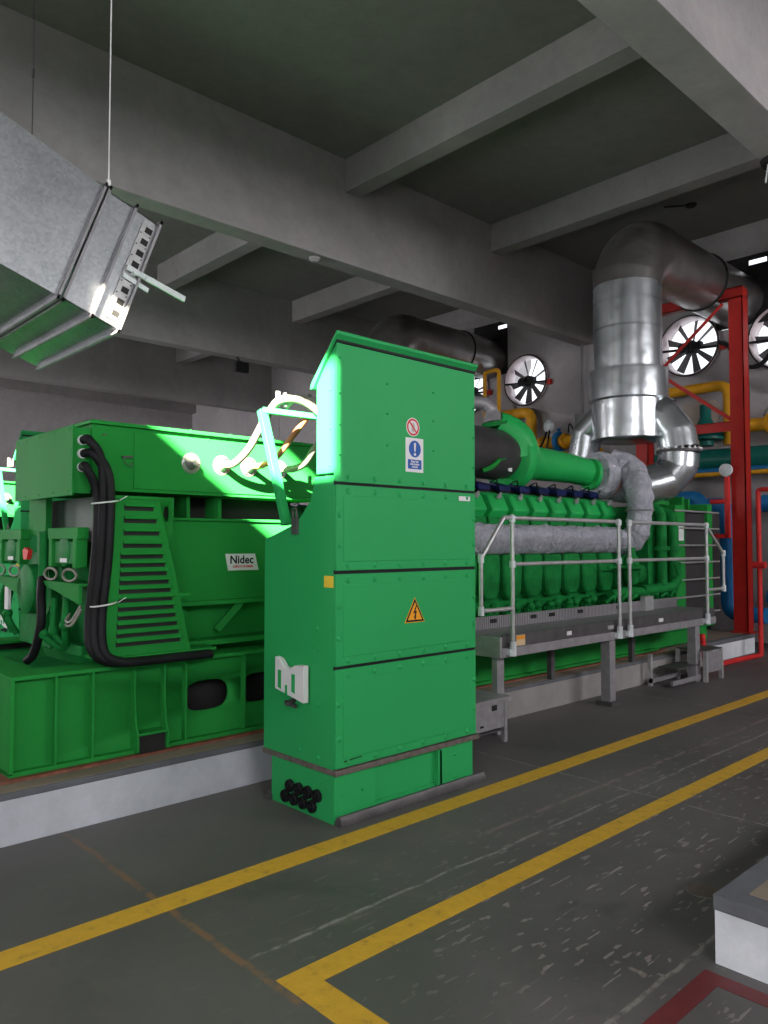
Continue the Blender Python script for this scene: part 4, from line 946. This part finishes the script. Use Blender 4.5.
for x, y, lab in ((12.0, 3.55, 'grey cylindrical tank right of the red post'), ):
    t = thing('storage_tank', lab, 'tank', (x, y, 0))
    MB().lathe((x, y, .45), (0, 0, 1), [(0, .30), (.1, .42), (1.45, .42), (1.55, .30)], 36).build('shell', simple('tank_grey', (.16, .18, .20), .5), t)
    for dx, dy in ((-.25, -.25), (.25, -.25), (-.25, .25), (.25, .25)): MB().box(x+dx-.03, x+dx+.03, y+dy-.03, y+dy+.03, 0, .5).build('leg', STEELD, t)
for k, (y, z0, z1) in enumerate(((6.6, 2.3, 2.6), (5.9, 2.35, 2.6), (5.5, 2.3, 2.66))):
    tag(MB().tube(arcpath([(11.5, y, z0), (11.45, y+.08, z1), (11.4, y+.3, z1-.1)], 12), .015, 6).build('sensor_cable', BLACK), ['leftmost', 'middle', 'rightmost'][k]+' black sensor lead over the blue pipe', 'cable')
tag(MB().box(11.95, 12.5, 5.5, 6.6, .0, 1.9).build('switch_panel', simple('dark_panel', (.04, .045, .05), .5), None, .01), 'dark enclosure standing by the end wall behind the heat exchanger', 'enclosure')
# broken plaster patch, downpipe, conduits
tag(MB().cyl((12.34, 7.76, 3.93), (12.34, 7.76, 5.25), .022, seg=10).lathe((12.34, 7.76, 3.15), (0, 0, 1), [(0, .12), (.38, .12), (.38, .145), (.78, .145), (.80, .09), (.80, .02)], 24).build('downpipe', simple('pvc_grey', (.17, .165, .17), .5)), 'grey capped downpipe on the end wall under a thin conduit', 'pipe')
trim(MB().prism([(5.95, 3.2), (5.45, 3.2), (5.35, 3.45), (5.28, 3.75), (5.35, 3.9), (5.9, 3.9)], 'x', 12.485, 12.499), concrete('bare_mortar', (.30, .25, .22), (.42, .37, .34), 3))
# lamps and small ceiling fittings
fl_ = thing('floodlight', 'small black floodlight under the third ceiling beam', 'light', (8.2, 13.0, 5.15))
MB().bar((8.2, 13.0, 5.25), (8.2, 12.9, 5.12), .03).build('bracket', DARK, fl_)
MB().box(8.05, 8.35, 12.80, 12.9, 4.92, 5.12).build('housing', BLACK, fl_, .01)
for x, y, lab in ((6.05, 7.76, 'round white ceiling cap under the middle beam'), (5.25, 13.08, 'round white ceiling cap under the beam near the duct handle')):
    tag(MB().lathe((x, y, 5.25), (0, 0, -1), [(-.002, .075), (.02, .075), (.035, .05), (.05, .04)], 20).build('junction_box', WALL), lab, 'junction box')
lp = thing('lamp_holder', 'bare lamp holder fixed below the near ceiling beam at right edge', 'light', (7.70, 2.68, 5.25))
MB().lathe((7.72, 2.68, 5.25), (0, 0, -1), [(-.002, .15), (.04, .14), (.05, .05), (.06, .05)], 20).build('rose', DARK, lp)
MB().lathe((7.72, 2.68, 5.19), (0, 0, -1), [(0, .04), (.12, .055), (.14, .05)], 16).build('socket', simple('brass', (.5, .28, .12), .4, .5), lp)
MB().bar((7.66, 2.74, 5.2), (7.64, 2.76, 5.02), .012).ball((7.72, 2.68, 5.02), .045).build('bulb', CASTG, lp)
tag(MB().tube(arcpath([(11.14, 5.1, ZC-.005), (11.0, 5.12, ZC-.05), (10.8, 5.35, ZC-.06)], 12), .014, 6).lathe((11.14, 5.1, ZC), (0, 0, -1), [(-.002, .09), (.03, .07)], 12).build('ceiling_hook', DARK), 'dark bent hook in the ceiling bay above the silver pipe bend', 'hook')
# drain cover patch in the floor
trim(MB().cyl((3.42, 1.56, .0005), (3.42, 1.56, .004), .075, seg=28), concrete('drain_mortar', (.12, .10, .085), (.20, .17, .15), 9))

GROUPS = {'exhaust_fan': 'exhaust fans in the end wall', 'handrail': 'walkway handrail sections', 'access_steps': 'steel step units of the walkway',
          'power_hose': 'hoses from the terminal box to the cabinet', 'hanger_wire': 'wires holding the air duct', 'gas_pipe': 'yellow gas pipes by the end wall',
          'water_pipe': 'water pipes by the end wall', 'fire_pipe': 'thin red pipes by the red frame', 'vent_pipe': 'thin vent pipes by the end wall', 'sensor_cable': 'sensor leads over the blue pipe',
          'weather_plate': 'sheets closing the exhaust openings', 'junction_box': 'round caps under the ceiling beams', 'control_cabinet': 'green machine cabinets',
          'base_frame': 'green machine skids', 'alternator': 'green alternators in a row', 'gas_engine': 'green gas engines in a row', 'heat_exchanger': 'heat exchangers in a row', 'exhaust_stack': 'clad exhaust stacks'}
for o in C.objects:
    if o.parent is None and o.get('label') and o.name.split('.')[0] in GROUPS: o['group'] = GROUPS[o.name.split('.')[0]]

# ------------------------------------------------------------------ light
def area(name, loc, rot, sx, sy, power, col):
    l = bpy.data.lights.new(name, 'AREA'); l.shape = 'RECTANGLE'; l.size = sx; l.size_y = sy; l.energy = power; l.color = col
    o = bpy.data.objects.new(name, l); C.objects.link(o); o.location = loc; o.rotation_euler = rot; return o
SKY = (1, .975, .985)
def opening_lamp(name, k, p, power):  # area lamps added in the unseen openings to brighten the hall
    a, b_, c, d = p
    if k == 'x': area(name, (XW-.02, (a+b_)/2, (c+d)/2), (0, -PI/2, 0), d-c, b_-a, power, SKY)
    else: area(name, ((a+b_)/2, YN-.02, (c+d)/2), (PI/2, 0, 0), b_-a, d-c, power, SKY)
opening_lamp('window_daylight', 'x', LW[2], 120)
opening_lamp('window_daylight', 'x', LW[3], 70)
opening_lamp('window_daylight', 'x', LW[4], 290); opening_lamp('window_daylight', 'x', LW[5], 640)
opening_lamp('window_daylight', 'y', NW[0], 300)
opening_lamp('window_daylight', 'y', NW[1], 430)
sun = bpy.data.lights.new('sun', 'SUN'); sun.energy = 112; sun.angle = math.radians(.6); sun.color = (1, .90, .70)
so = bpy.data.objects.new('sun', sun); C.objects.link(so)
d = Vector((1, .80, -.70)); so.rotation_euler = d.to_track_quat('-Z', 'Y').to_euler(); so.location = (-8, -3, 12)
wd = bpy.data.worlds.new('sky'); sc.world = wd; wd.use_nodes = True
bg = wd.node_tree.nodes['Background']; bg.inputs[0].default_value = (.90, .95, 1, 1); bg.inputs[1].default_value = 1.6

# ------------------------------------------------------------------ camera
cam = bpy.data.cameras.new('camera'); co = bpy.data.objects.new('camera', cam); C.objects.link(co)
cam.sensor_fit = 'VERTICAL'; cam.sensor_height = 36; cam.lens = 765/1024*36; cam.clip_start = .05
yaw = math.radians(46.8); th = math.atan(31/765)
fwd = Vector((math.cos(yaw)*math.cos(th), math.sin(yaw)*math.cos(th), math.sin(th)))
co.location = (0, 0, 1.55); co.rotation_euler = fwd.to_track_quat('-Z', 'Y').to_euler()
sc.camera = co
sc.view_settings.view_transform = 'Standard'; sc.view_settings.look = 'None'; sc.view_settings.gamma = 1
sc.view_settings.use_curve_mapping = False; sc.view_settings.exposure = -.08
sc.cycles.use_denoising = True; sc.cycles.max_bounces = 8; sc.cycles.diffuse_bounces = 5
